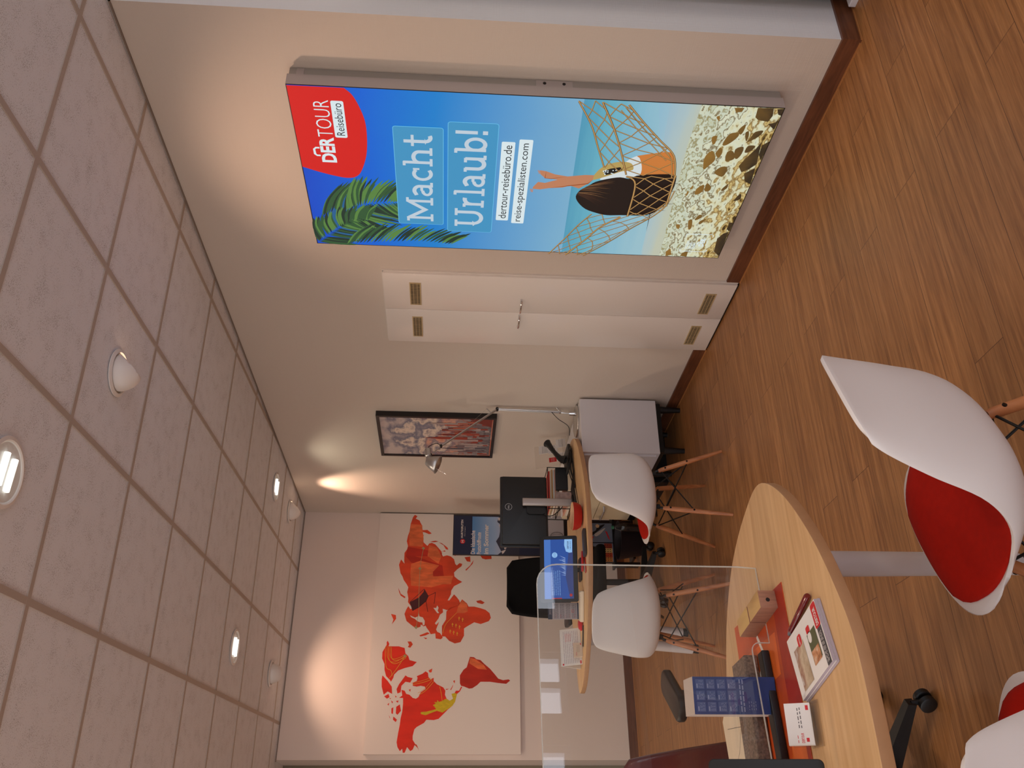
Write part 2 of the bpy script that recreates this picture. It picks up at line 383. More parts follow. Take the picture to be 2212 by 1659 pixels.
PT={'blob':[(1.006,2.2514),(.9993,2.0195),(.9689,1.992),(.912,1.969),(.8301,1.95),(.7356,1.9485),(.6274,1.9597),(.5304,1.9887),(.493,2.0166),(.4835,2.0547),(.4922,2.1035),(.5146,2.175),(.5428,2.2447)],'macht':[(.8114,1.8385),(.8129,1.6242),(.1835,1.6227),(.184,1.8384)],'macht_t':[(.2084,1.8094),(.2166,1.6728),(.7769,1.6689),(.769,1.7967)],'urlaub':[(.849,1.6068),(.8506,1.3933),(.1398,1.3893),(.1427,1.6051)],'urlaub_t':[(.1763,1.5702),(.1847,1.4307),(.8148,1.4413),(.8104,1.5762)],'u1':[(.7506,1.3758),(.7502,1.3171),(.2381,1.3157),(.2368,1.3726)],'u1_t':[(.256,1.3569),(.256,1.3236),(.733,1.3297),(.7352,1.3599)],'u2':[(.7674,1.301),(.7687,1.2414),(.219,1.2403),(.2218,1.2978)],'u2_t':[(.2351,1.282),(.2349,1.2497),(.7497,1.2589),(.7496,1.2859)],'rb':[(.9306,2.0839),(.934,2.0298),(.7305,2.0301),(.7275,2.0785)],'rb_t':[(.7402,2.0684),(.7419,2.0419),(.9199,2.0442),(.9183,2.0696)],'der':[(.5751,2.1566),(.5809,2.091),(.7271,2.0856),(.7189,2.1529)],'tour':[(.7269,2.1549),(.7309,2.0899),(.9352,2.0917),(.9313,2.1546)],'handle':[(.6235,2.1616),(.6349,2.1812),(.6682,2.1817),(.6816,2.1634),(.6722,2.1569)],'horizon':[(.9369,1.0531),(.027,1.0304)],'foam':[(.9827,.7488),(-.0,.6258),(.9885,.6563),(.0007,.613)],'rocktop':[(.9985,.5701),(.7748,.5719),(.3423,.5492),(.0057,.53)],'hair':[(.4718,.9994),(.4284,1.014),(.3862,.9965),(.3445,.9581),(.3207,.9066),(.3061,.8501),(.31,.7844),(.3173,.6648),(.3564,.6127),(.4023,.5869),(.489,.5771),(.5394,.5743),(.5956,.5904),(.5933,.6927),(.5812,.7587),(.5591,.7888),(.5664,.8302),(.5532,.8851),(.5295,.9386),(.4987,.9685)],'torso':[(.6854,.7958),(.721,.7141),(.7332,.6392),(.6813,.6105),(.5956,.5892),(.5961,.6477),(.5823,.7018),(.5772,.758)],'white':[(.6359,.8426),(.7016,.7822),(.6417,.748),(.5795,.747),(.5672,.7903),(.5431,.9178),(.5773,.8891),(.6045,.837)],'bikini':[(.5408,.9546),(.5818,.9466),(.6272,.9198),(.6532,.8793),(.6636,.8364),(.6544,.7955),(.6158,.7825),(.6052,.8258),(.5827,.8672),(.5599,.909)],'pattern':[(.5999,.9126),(.6175,.8845),(.6296,.8415),(.613,.8283),(.5866,.8679),(.575,.9001)],'legs':[(.5889,1.1959),(.5843,1.1673),(.5669,1.1259),(.5567,1.068),(.5711,.9904),(.5719,.9508),(.541,.9518),(.5152,.9709),(.4814,1.0066),(.498,1.0492),(.4835,1.082),(.4755,1.1445),(.4647,1.1838),(.4668,1.2187),(.4794,1.2169),(.5137,1.1972),(.5091,1.1653),(.5329,1.1107),(.5377,1.1397),(.54,1.1684),(.5629,1.1905)],'rope_r1':[(.9969,1.0769),(.8708,1.0067),(.7508,.9616),(.6275,.9143)],'rope_r2':[(.9983,.9795),(.8763,.9174),(.7421,.8616),(.5903,.8089)],'rope_r3':[(.9939,.8704),(.8917,.7822),(.8107,.706),(.7191,.6221),(.5956,.5892)],'rope_l1':[(-.0024,1.0971),(.126,1.0329),(.2339,.9789),(.3214,.9248)],'rope_l2':[(.0027,1.0116),(.1323,.9278),(.2313,.8685),(.31,.7844)],'rope_l3':[(.0009,.9218),(.1197,.8132),(.2308,.721),(.3284,.6308),(.4023,.5869),(.5063,.5695)],'brackR':[(.1886,.4404),(.2109,.4401),(.2059,.3088),(.1928,.3039)],'brackL':[(.0957,.4351),(.0765,.4378),(.0772,.3047),(.0951,.3028)],'der2':[(.1273,.3638),(.1268,.3368),(.1927,.3396),(.1943,.3665)],'der2h':[(.1498,.3696),(.1535,.3772),(.1699,.3787),(.1744,.3719),(.1706,.367)],'ttt':[(.0922,.4222),(.0944,.3715),(.155,.3869),(.1671,.4245)],'sub2':[(.1337,.3266),(.1328,.3196),(.1896,.3229),(.1912,.3299)],'rock0':[(.7901,.4253),(.8297,.4191),(.8537,.4057),(.8593,.3784),(.8444,.3696),(.8205,.3785),(.7917,.3993),(.7807,.4167)],'rock1':[(.7372,.44),(.7701,.4284),(.7429,.4119),(.7058,.4193),(.7252,.4366)],'rock2':[(.6317,.467),(.6896,.4808),(.7268,.4758),(.7482,.4578),(.7129,.4362),(.6884,.4325),(.6539,.4502)],'rock3':[(.6138,.4119),(.6487,.3973),(.6547,.3686),(.6255,.3602),(.5904,.3716)],'rock4':[(.6913,.3852),(.7442,.3914),(.7498,.3663),(.7101,.3486),(.6926,.3645)],'rock5':[(.7141,.3498),(.7622,.3611),(.78,.331),(.7402,.3248),(.7068,.3356)],'rock6':[(.6621,.3162),(.7089,.3002),(.7676,.2738),(.8282,.255),(.8005,.2577),(.7367,.249),(.6794,.2397),(.6441,.265),(.6253,.2929)],'rock7':[(.8083,.322),(.8401,.3144),(.8676,.3056),(.8772,.274),(.846,.2813),(.8213,.3026)],'rock8':[(.9486,.3314),(.9993,.3363),(1.0034,.2702),(.9603,.2614),(.9265,.27),(.9348,.3156)],'rock9':[(.9155,.2664),(.9248,.2379),(.9476,.2286),(.8837,.2298)],'rock10':[(.9933,.4326),(.9958,.3913),(.9739,.3959),(.9688,.4197)],'rock11':[(.8574,.3459),(.8696,.3352),(.8394,.3258),(.8118,.329)],'rock12':[(.8668,.3806),(.894,.3716),(.9061,.358),(.8721,.3562),(.8486,.3636)],'rock13':[(.9972,.2541),(1.0044,.2256),(.9626,.2252),(.9689,.2416)],'rock14':[(.7367,.249),(.7929,.2523),(.8182,.2253),(.7463,.2252),(.7009,.2285)],'rock15':[(.6177,.2783),(.6543,.2377),(.5509,.2267),(.5666,.2595)],'rock16':[(.7449,.3143),(.7852,.3119),(.7872,.28),(.7586,.2888)],'rock17':[(.9386,.493),(.9467,.4811),(.9175,.4757)],'rock18':[(.8258,.482),(.8349,.4612),(.7921,.4581),(.7875,.4686)],'rok0':[(.4796,.4671),(.5084,.4646),(.5345,.4418),(.5174,.4336),(.4851,.4362),(.4657,.4586)],'rok1':[(.5035,.4287),(.5459,.4277),(.5261,.4063),(.5016,.4009),(.4898,.4176)],'rok2':[(.4556,.506),(.4918,.5025),(.4743,.4957),(.4484,.5042)],'rok3':[(.4993,.4969),(.53,.4874),(.5072,.4841)],'rok4':[(.5082,.3506),(.5448,.3314),(.5203,.3268),(.498,.3428)],'rok5':[(.2351,.4388),(.282,.4478),(.2907,.4319),(.2362,.4207),(.2156,.4287)],'rok6':[(.2953,.4201),(.3271,.4076),(.3242,.3914),(.3047,.394),(.288,.413)],'rok7':[(.2307,.2458),(.2823,.2476),(.2796,.226),(.2156,.2282)],'rok8':[(.0549,.2606),(.1556,.2723),(.1979,.2522),(.2115,.2296),(.1292,.2273),(.0222,.2269)],'rok9':[(.2579,.3896),(.2813,.3931),(.3026,.365),(.2705,.3773)],'rok10':[(.2317,.4955),(.2513,.5001),(.2484,.4812),(.2165,.4814)],'rok11':[(.4555,.2679),(.4855,.253),(.4497,.2435),(.4332,.2714)],'rok12':[(-.0027,.4977),(.0403,.5047),(.0672,.4864),(.0165,.4693)],'rok13':[(.0104,.4241),(.0325,.4185),(.0557,.3915),(.0037,.3896)]}
MT={'eurasia':[(-.0155,1.8821),(-.0359,1.8588),(-.0585,1.8731),(-.0764,1.8374),(-.0984,1.8281),(-.1276,1.8108),(-.1497,1.8133),(-.1597,1.8371),(-.1663,1.7987),(-.1635,1.7642),(-.1958,1.7248),(-.2035,1.7487),(-.188,1.7839),(-.1792,1.8224),(-.201,1.8145),(-.2116,1.7968),(-.248,1.7987),(-.2805,1.7938),(-.3123,1.7581),(-.2905,1.7452),(-.2829,1.7214),(-.2968,1.6899),(-.3287,1.6613),(-.3605,1.6327),(-.389,1.6284),(-.4066,1.6176),(-.3954,1.5837),(-.4056,1.5491),(-.43,1.5211),(-.4723,1.5097),(-.4862,1.4958),(-.4647,1.4724),(-.4714,1.4483),(-.4926,1.4547),(-.5213,1.4915),(-.5496,1.518),(-.5844,1.5138),(-.6118,1.4826),(-.632,1.445),(-.6497,1.475),(-.6709,1.5149),(-.7088,1.5375),(-.743,1.5399),(-.7962,1.5665),(-.796,1.5518),(-.7687,1.5325),(-.7427,1.5131),(-.7628,1.4925),(-.793,1.4684),(-.8246,1.4577),(-.8404,1.484),(-.878,1.5529),(-.8783,1.5761),(-.8686,1.6063),(-.8986,1.602),(-.9188,1.6278),(-.9521,1.6399),(-.9919,1.6681),(-1.0049,1.6578),(-.9784,1.6324),(-1.018,1.6475),(-1.0442,1.6564),(-1.0637,1.6459),(-1.0732,1.6226),(-1.0958,1.6056),(-1.1119,1.5985),(-1.125,1.6144),(-1.1189,1.657),(-1.0768,1.6618),(-1.0837,1.7007),(-1.0578,1.7148),(-1.0319,1.7355),(-1.0124,1.7461),(-1.0191,1.7622),(-1.0029,1.7859),(-1.0226,1.7883),(-1.036,1.8269),(-1.007,1.8676),(-.9746,1.9085),(-.9154,1.9281),(-.8753,1.9138),(-.8485,1.8986),(-.875,1.8808),(-.8647,1.8581),(-.8416,1.8824),(-.815,1.9037),(-.7813,1.9021),(-.7272,1.9149),(-.6862,1.907),(-.6556,1.9253),(-.6215,1.9506),(-.5906,1.9624),(-.5631,1.9807),(-.4866,1.9985),(-.4385,1.9829),(-.4719,1.9553),(-.3799,1.9569),(-.3439,1.9349),(-.3151,1.9295),(-.2721,1.942),(-.2213,1.9344),(-.181,1.9226),(-.1111,1.9158),(-.0441,1.8982)],'africa':[(-.8518,1.5409),(-.8487,1.5176),(-.8371,1.4766),(-.7851,1.4432),(-.8195,1.401),(-.8472,1.3867),(-.8467,1.3383),(-.86,1.2829),(-.8734,1.2414),(-.9007,1.2067),(-.9419,1.1955),(-.9695,1.2132),(-.9948,1.2816),(-.9804,1.3365),(-1.0122,1.3907),(-1.0329,1.4217),(-1.0936,1.4205),(-1.1474,1.4491),(-1.1585,1.4961),(-1.1375,1.5439),(-1.1017,1.5787),(-1.102,1.6058),(-1.0549,1.6073),(-1.0144,1.6086),(-.9596,1.5762),(-.8909,1.5742)],'america':[(-1.5331,1.9194),(-1.5392,1.893),(-1.5642,1.8787),(-1.5704,1.8524),(-1.5952,1.8252),(-1.6013,1.7989),(-1.5888,1.78),(-1.5511,1.7622),(-1.5258,1.7241),(-1.5069,1.7315),(-1.5008,1.7644),(-1.5073,1.7968),(-1.5011,1.8298),(-1.4758,1.831),(-1.463,1.7989),(-1.4375,1.7935),(-1.4248,1.8007),(-1.4053,1.7555),(-1.3859,1.73),(-1.3986,1.7097),(-1.4306,1.7051),(-1.4496,1.6879),(-1.4367,1.6621),(-1.4622,1.6611),(-1.4874,1.6339),(-1.4999,1.6073),(-1.5125,1.5806),(-1.5376,1.5635),(-1.569,1.5658),(-1.6002,1.5518),(-1.6157,1.5253),(-1.6,1.4996),(-1.5625,1.5137),(-1.5561,1.4877),(-1.5372,1.4783),(-1.5371,1.4521),(-1.5054,1.4363),(-1.5085,1.4271),(-1.5433,1.4454),(-1.5623,1.4679),(-1.6249,1.4827),(-1.656,1.5047),(-1.6809,1.5364),(-1.7241,1.5804),(-1.7548,1.6117),(-1.764,1.6499),(-1.7611,1.7079),(-1.7855,1.7262),(-1.8159,1.7824),(-1.8341,1.8007),(-1.8821,1.8111),(-1.9119,1.8097),(-1.9416,1.7892),(-1.983,1.8062),(-1.9948,1.8245),(-1.9654,1.8513),(-2.0066,1.868),(-2.0066,1.8837),(-1.9772,1.8885),(-1.9949,1.9064),(-1.9654,1.927),(-1.9299,1.9354),(-1.8584,1.9268),(-1.7981,1.9175),(-1.7496,1.9138),(-1.7006,1.9037),(-1.639,1.9006),(-1.5955,1.903),(-1.5957,1.9354),(-1.5769,1.9105)],'yellow':[(-1.6191,1.5903),(-1.6003,1.5583),(-1.6157,1.5253),(-1.6,1.4996),(-1.5625,1.5137),(-1.5561,1.4877),(-1.5623,1.4679),(-1.6249,1.4827),(-1.656,1.5047),(-1.7069,1.581),(-1.6935,1.6267),(-1.7121,1.6777),(-1.7276,1.7157),(-1.7185,1.7548),(-1.7032,1.7555),(-1.7,1.7104),(-1.6812,1.6336),(-1.6658,1.6439),(-1.6504,1.6606),(-1.6379,1.6384),(-1.6256,1.6518),(-1.6286,1.629),(-1.6099,1.6264),(-1.6254,1.6128)],'samerica':[(-1.2666,1.3678),(-1.2696,1.3343),(-1.2859,1.314),(-1.2921,1.2805),(-1.3245,1.2467),(-1.3631,1.1997),(-1.4081,1.1596),(-1.44,1.133),(-1.4526,1.0932),(-1.4459,1.0466),(-1.4555,1.0347),(-1.4812,1.0667),(-1.4752,1.133),(-1.466,1.1993),(-1.4664,1.2787),(-1.492,1.3048),(-1.5176,1.344),(-1.5209,1.3703),(-1.5052,1.41),(-1.499,1.4365),(-1.4801,1.4468),(-1.4162,1.4482),(-1.371,1.4193),(-1.3515,1.3931),(-1.2863,1.3742)],'greenland':[(-1.1403,2.0547),(-1.1667,2.0398),(-1.1865,2.0452),(-1.1861,1.9986),(-1.1858,1.9586),(-1.1922,1.9383),(-1.1986,1.9113),(-1.2445,1.9022),(-1.2639,1.8779),(-1.2964,1.8663),(-1.3122,1.8059),(-1.3447,1.8374),(-1.3613,1.9026),(-1.3809,1.9541),(-1.4131,1.9851),(-1.4386,1.9901),(-1.4705,2.0078),(-1.4578,2.0151),(-1.4262,2.0498),(-1.3752,2.0662),(-1.3302,2.0691),(-1.285,2.0918),(-1.2328,2.092),(-1.1933,2.0713),(-1.1735,2.0606),(-1.1536,2.0619)],'isl':[[(-1.42,2.0796),(-1.4643,2.0343),(-1.5083,1.9989),(-1.5648,1.9923),(-1.5462,2.0291),(-1.5713,2.0599),(-1.5087,2.0802),(-1.4519,2.084)],[(-1.5838,2.0558),(-1.5649,2.0214),(-1.5898,2.0121),(-1.6023,2.032)],[(-1.527,1.9588),(-1.4891,1.9414),(-1.4637,1.9232),(-1.4189,1.8929),(-1.4316,1.8726),(-1.4409,1.8327),(-1.4759,1.8507),(-1.4698,1.8902),(-1.5016,1.9211),(-1.5519,1.9249),(-1.5614,1.9503)],[(-1.6457,2.026),(-1.6332,2.0107),(-1.6549,2.0158)],[(-1.6146,1.9989),(-1.6269,1.982),(-1.6393,1.9877)],[(-1.6206,1.9598),(-1.6143,1.9375),(-1.633,1.9429)],[(-1.6639,1.954),(-1.6453,1.9261),(-1.6945,1.9137),(-1.7252,1.9408),(-1.713,1.9544)],[(-1.6764,1.9919),(-1.6671,1.9764),(-1.7192,1.9765),(-1.7132,1.9897)],[(-1.7254,2.0082),(-1.7559,1.9935),(-1.7437,2.0038)],[(-1.7375,1.9722),(-1.7618,1.9419),(-1.78,1.9505),(-1.7619,1.9739)],[(-1.9357,1.8085),(-1.9475,1.7763),(-1.9948,1.7539),(-1.9712,1.7688)],[(-1.525,1.5639),(-1.5217,1.5345),(-1.5325,1.5538)],[(-1.5311,1.5244),(-1.4867,1.4993),(-1.5026,1.5035),(-1.5311,1.5158)],[(-1.4613,1.5032),(-1.4548,1.4869),(-1.4803,1.4896)],[(-1.3793,1.7071),(-1.363,1.676),(-1.3933,1.6802),(-1.3953,1.6966)],[(-1.1455,1.8907),(-1.1453,1.8606),(-1.1683,1.8448),(-1.1969,1.8647),(-1.1918,1.885),(-1.1719,1.876)],[(-1.5328,1.8608),(-1.5264,1.8448),(-1.5484,1.847)],[(-1.5771,1.9688),(-1.5864,1.9521),(-1.5927,1.9647)],[(-1.596,2.013),(-1.5991,1.9986),(-1.6059,2.0059)],[(-.7977,1.3224),(-.7902,1.2836),(-.8108,1.2488),(-.825,1.2694),(-.8143,1.3111)],[(-.3946,1.2905),(-.3835,1.2449),(-.3887,1.195),(-.4225,1.1906),(-.4278,1.2446),(-.4194,1.2731)],[(-.4115,1.4296),(-.4033,1.38),(-.4518,1.3764),(-.4479,1.4077)],[(-.4323,1.3483),(-.4691,1.3577),(-.5325,1.4132),(-.5239,1.4204),(-.484,1.3787)],[(-.2772,1.661),(-.2856,1.6322),(-.3251,1.581),(-.3443,1.5734),(-.3401,1.5948),(-.3033,1.6173)],[(-.2725,1.7396),(-.2627,1.69),(-.2712,1.6612),(-.2779,1.7037)],[(-1.0943,1.795),(-1.0668,1.7287),(-1.0774,1.708),(-1.0938,1.7411),(-1.1036,1.7838)],[(-1.1101,1.7606),(-1.1164,1.7267),(-1.1259,1.7398)],[(-.9166,2.0413),(-.9257,2.0),(-.9571,1.9954),(-1.0049,2.0291),(-.9641,2.0181)],[(-.6906,1.993),(-.7424,1.9694),(-.7699,1.9267),(-.7811,1.9329),(-.7592,1.9685),(-.7285,1.984)],[(-.36,1.6298),(-.3506,1.6016),(-.3624,1.5984)],[(-.391,1.5366),(-.3875,1.5012),(-.3994,1.508)]],'seas':[[(-.9268,1.8814),(-.9462,1.8377),(-.934,1.8087),(-.9075,1.8079),(-.9352,1.802),(-.9435,1.772),(-.973,1.7543),(-1.0059,1.7549),(-1.0126,1.7691),(-.9864,1.7735),(-.9834,1.7999),(-.9737,1.82),(-.9574,1.8372),(-.9445,1.8674)],[(-.8608,1.6861),(-.8625,1.6629),(-.8403,1.6537),(-.8603,1.6417),(-.8857,1.6488),(-.9056,1.6349),(-.9058,1.6514),(-.8826,1.6688)],[(-.8796,1.576),(-.8717,1.5896),(-.8986,1.602),(-.9116,1.5751)],[(-.4718,1.9519),(-.4367,1.9586),(-.4789,1.9536)]],'lake':[[(-1.5268,1.9263),(-1.5392,1.8865),(-1.5581,1.9115)]],'chairprint':[(-.8148,1.8871),(-.7734,1.8127),(-.7255,1.7748),(-.6981,1.7693),(-.7589,1.732),(-.8065,1.7514),(-.8608,1.8087),(-.8881,1.8603)],'route':[(-.3344,1.7915),(-.4202,1.8049),(-.5189,1.8141),(-.6507,1.8149),(-.787,1.8121),(-.8875,1.8088),(-.9671,1.817),(-1.0295,1.8239)],'arc':[(-.9006,1.4859),(-.951,1.5343),(-1.0042,1.5789),(-1.0762,1.5996)],'light1':[(-.111,1.9123),(-.1166,1.8147),(-.2479,1.7952),(-.3202,1.799),(-.3149,1.9158),(-.2138,1.9244)],'light2':[(-.478,1.894),(-.4486,1.8139),(-.4884,1.649),(-.5453,1.7013),(-.587,1.6997),(-.5776,1.5241),(-.654,1.5423),(-.6549,1.6097),(-.6837,1.7095),(-.6722,1.8843),(-.5619,1.8965)],'light3':[(-.3049,1.7447),(-.3253,1.6752),(-.4033,1.6314),(-.4745,1.6563),(-.4052,1.7544)],'light4':[(-.8482,1.4763),(-.7921,1.443),(-.8265,1.4008),(-.8889,1.3928),(-.903,1.4201),(-.9037,1.4888)],'light5':[(-1.2732,1.3677),(-1.2859,1.3207),(-1.3311,1.2534),(-1.3698,1.2264),(-1.3638,1.2997),(-1.3189,1.3737)],'darkband':[(-.3223,1.9291),(-.3747,1.6289),(-.4068,1.6278),(-.4069,1.8635),(-.488,1.6218),(-.5857,1.6051),(-.5869,1.693),(-.5315,1.7154),(-.4639,1.8947),(-.4081,1.9451)],'gl1':[(-1.1933,2.0713),(-1.3494,2.0547),(-1.3813,2.0133),(-1.4259,2.0007)],'gl2':[(-1.1931,2.0448),(-1.2846,2.0357),(-1.3233,2.0036),(-1.3197,1.9576),(-1.277,1.8938)],'gl3':[(-1.1929,2.0215),(-1.2779,2.013),(-1.3005,1.9852),(-1.2904,1.9395),(-1.264,1.8879)],'gl4':[(-1.442,2.0226),(-1.3681,1.968),(-1.2641,1.9045)],'na1':[(-1.4916,1.8303),(-1.4754,1.7525),(-1.4495,1.6747)],'na2':[(-1.57,1.7744),(-1.5384,1.7236),(-1.4685,1.6609)],'na3':[(-1.616,1.5871),(-1.5629,1.5954),(-1.5063,1.6103)],'arrows':[[(-.9668,1.4678),(-.9668,1.4625),(-.9502,1.4629),(-.9502,1.4556),(-.9317,1.4653),(-.9503,1.4728),(-.9503,1.4682)],[(-.9764,1.4378),(-.9764,1.4326),(-.9598,1.4329),(-.9598,1.4256),(-.9413,1.4353),(-.9599,1.4428),(-.9599,1.4382)],[(-1.02,1.5225),(-1.02,1.5173),(-1.0036,1.5177),(-1.0035,1.5105),(-.9852,1.5202),(-1.0037,1.5276),(-1.0036,1.523)],[(-1.0263,1.4928),(-1.0262,1.4875),(-1.0098,1.4879),(-1.0098,1.4807),(-.9914,1.4903),(-1.0099,1.4978),(-1.0099,1.4932)],[(-1.0391,1.4629),(-1.039,1.4576),(-1.0227,1.458),(-1.0226,1.4507),(-1.0043,1.4603),(-1.0228,1.4678),(-1.0227,1.4632)],[(-1.0757,1.5407),(-1.0757,1.5355),(-1.0594,1.5359),(-1.0593,1.5287),(-1.0411,1.5384),(-1.0595,1.5458),(-1.0594,1.5412)],[(-1.0852,1.511),(-1.0851,1.5057),(-1.0689,1.5062),(-1.0688,1.4989),(-1.0506,1.5086),(-1.069,1.516),(-1.0689,1.5114)],[(-1.0947,1.4813),(-1.0946,1.476),(-1.0784,1.4764),(-1.0783,1.4692),(-1.0601,1.4788),(-1.0785,1.4862),(-1.0784,1.4817)]]}
# ================================================================ the room
H = 2.8687
YB = 5.927
def yb(x): return YB + 0.0127*x
bm = BM(); box(bm, -6.5, 1.6, -4.6, 8.4, -0.05, 0); struct('floor', bm, M_FLOOR)
# right wall with its outer corner, then the short face turned to the window
bm = BM(); box(bm, 0, 1.6, 0.665, 6.2, 0, 3.0); o = struct('wall_right', bm, [M_WALL, M_WALL2])
for p in o.data.polygons:
    if p.normal.y < -0.9: p.material_index = 1
bm = BM(); prism(bm, [(-2.055, yb(-2.055)), (0.0, YB), (0.0, 6.4), (-2.055, 6.4)], 0, 3.0); struct('wall_back', bm, M_BACK)
bm = BM(); box(bm, -6.3, -2.056, 6.3, 6.45, 0, H); struct('wall_far', bm, M_OLIVE)
bm = BM(); box(bm, -6.5, -6.3, -4.6, 8.0, 0, 0.8); box(bm, -6.5, -6.3, -4.6, 8.0, 2.5, 3.0)
for y in (-4.6, -1.6, 1.4): box(bm, -6.5, -6.3, y, y+0.6, 0.8, 2.5)
box(bm, -6.5, -6.3, 4.4, 8.0, 0.8, 2.5)
struct('wall_left', bm, M_WALL)
bm = BM()
for y in (-4.0, -2.85, -1.67, -1.0, 0.15, 1.33, 2.0, 3.15, 4.33): box(bm, -6.42, -6.36, y, y+0.07, 0.8, 2.5)
for z in (0.8, 2.43): box(bm, -6.42, -6.36, -4.0, 4.4, z, z+0.07)
struct('added_window_2', bm, mat('window_frame_white', C(230, 232, 236), 0.4))  # unseen left window, made up to let the side fill in
bm = BM(); box(bm, 1.5, 1.6, -4.6, 0.66, 0, 3.0); struct('wall_side', bm, M_WALL2)
# shop front behind the photographer: parapet, lintel, posts
bm = BM(); box(bm, -6.5, 1.6, -4.2, -4.05, 0, 0.6); box(bm, -6.5, 1.6, -4.2, -4.05, 2.45, 3.0)
OPEN = ((-6.2, -4.2), (-2.2, -1.6), (-1.3, -0.85), (-0.65, -0.1), (0.25, 1.2))
xx = -6.5
for a_, b_ in OPEN+((1.6, 1.6),): box(bm, xx, a_, -4.2, -4.05, 0.6, 2.45); xx = b_
struct('wall_front', bm, M_WALL2)
bm = BM()
for a_, b_ in OPEN:
    for x in (a_, b_-0.05, (a_+b_)/2-0.02): box(bm, x, x+0.05, -4.17, -4.08, 0.6, 2.45)
    for z in (0.6, 1.3, 2.40): box(bm, a_+0.05, b_-0.05, -4.16, -4.09, z, z+0.05)
struct('window_1', bm, mat('window_frame_white', C(230, 232, 236), 0.4))
bm = BM(); box(bm, -6.5, 1.6, -12, -4.7, -0.1, -0.02); struct('trim_2', bm, mat('street_paving', C(170, 168, 164), 0.8, var=0.1))

# suspended ceiling; its grid sits a few degrees off the walls
GT = -0.0625; CG = Matrix.Rotation(GT, 4, 'Z'); P = 0.6245; X0 = 0.2777; Y0 = 0.524
bm = BM(); box(bm, -6.5, 1.6, -4.6, 8.4, H+0.004, H+0.05); struct('ceiling', bm, M_TILE)
bm = BM()
def gridline(a, b, w):
    a = CG @ Vector(a); b = CG @ Vector(b); d = (b-a).normalized(); n = Vector((-d.y, d.x, 0))*w/2
    vs = [bm.verts.new(v) for v in (a-n, b-n, b+n, a+n)]; vt = [bm.verts.new(v.co+Vector((0, 0, 0.006))) for v in vs]
    bm.faces.new(vs[::-1]); bm.faces.new(vt)
    for k in range(4): bm.faces.new((vs[k], vs[(k+1) % 4], vt[(k+1) % 4], vt[k]))
for i in range(-2, 10): gridline((-(X0+i*P), -4.6, H), (-(X0+i*P), 8.6, H), 0.024)
for j in range(-8, 13): gridline((-6.5, Y0+j*P, H-0.0002), (1.9, Y0+j*P, H-0.0002), 0.024)
bmesh.ops.bisect_plane(bm, geom=bm.verts[:]+bm.edges[:]+bm.faces[:], plane_co=(1.55, 0, 0), plane_no=(1, 0, 0), clear_outer=True)
bmesh.ops.bisect_plane(bm, geom=bm.verts[:]+bm.edges[:]+bm.faces[:], plane_co=(-6.3, 0, 0), plane_no=(-1, 0, 0), clear_outer=True)
struct('trim_1', bm, M_GRID)
# shadow edge where ceiling and walls meet
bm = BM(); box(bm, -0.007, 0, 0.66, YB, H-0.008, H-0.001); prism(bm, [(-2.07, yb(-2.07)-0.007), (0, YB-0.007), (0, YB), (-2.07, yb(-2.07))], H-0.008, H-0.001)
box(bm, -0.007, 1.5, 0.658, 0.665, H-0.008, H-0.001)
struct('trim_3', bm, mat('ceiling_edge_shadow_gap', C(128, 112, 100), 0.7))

# dark wood baseboards
def baseboard(name, segs):
    bm = BM()
    for (x0, y0, x1, y1) in segs:
        a = Vector((x0, y0, 0)); b = Vector((x1, y1, 0)); d = (b-a).normalized(); n = Vector((d.y, -d.x, 0))
        def pr(t0, t1, z0, z1, mi):
            vs = []
            for p in (a, b):
                for t, z in ((t0, z0), (t1, z0), (t1, z1), (t0, z1)): vs.append(bm.verts.new(p+n*t+Vector((0, 0, z))))
            for q in ((0, 1, 2, 3), (4, 7, 6, 5), (0, 4, 5, 1), (1, 5, 6, 2), (2, 6, 7, 3), (3, 7, 4, 0)):
                bm.faces.new([vs[k] for k in q]).material_index = mi
        pr(0, 0.013, 0, 0.075, 0); pr(0.013, 0.019, 0, 0.005, 1)
    return struct(name, bm, [M_BASE, M_BASELIP])
baseboard('baseboard_right', [(0, 2.255, 0, 0.665), (0, YB, 0, 2.955)])
baseboard('baseboard_front', [(-0.013, 0.665, 1.5, 0.665)])
baseboard('baseboard_back', [(-2.055, yb(-2.055), 0, YB)])

# ================================================================ ceiling lights
M_LAMPW = mat('lamp_white_metal', C(232, 226, 220), 0.35)
M_GLOW = mat('warm_lamp_glow', (1.0, 0.72, 0.52, 1), 0.5, em=9)
M_TUBE = mat('fluorescent_tube', (0.95, 0.93, 0.84, 1), 0.5, em=1.7)
M_REFL = mat('lamp_reflector', C(236, 240, 238), 0.3, bump=1.0, bscale=45)
def downlight(x, y, r, label):
    t = thing('downlight', label, 'ceiling light', (x, y, H), 0)
    bm = BM(); lathe(bm, [(r, 0.003), (r+0.014, 0.0), (r+0.016, -0.004), (r+0.004, -0.007), (r, -0.004)], 40, T(x, y, H), False, False); link('trim_ring', bm, M_LAMPW, t)
    bm = BM(); lathe(bm, [(r, -0.004), (r*0.97, -0.001), (r*0.6, 0.0015), (0.002, 0.002)], 40, T(x, y, H), False, True); link('reflector', bm, M_REFL, t)
    bm = BM()
    for s in (-1, 1): tube(bm, [(x-r*0.55, y+s*r*0.28, H-0.004), (x+r*0.55, y+s*r*0.28, H-0.004)], 0.010*r/0.09, 10)
    link('lamp', bm, M_TUBE, t)
    return t
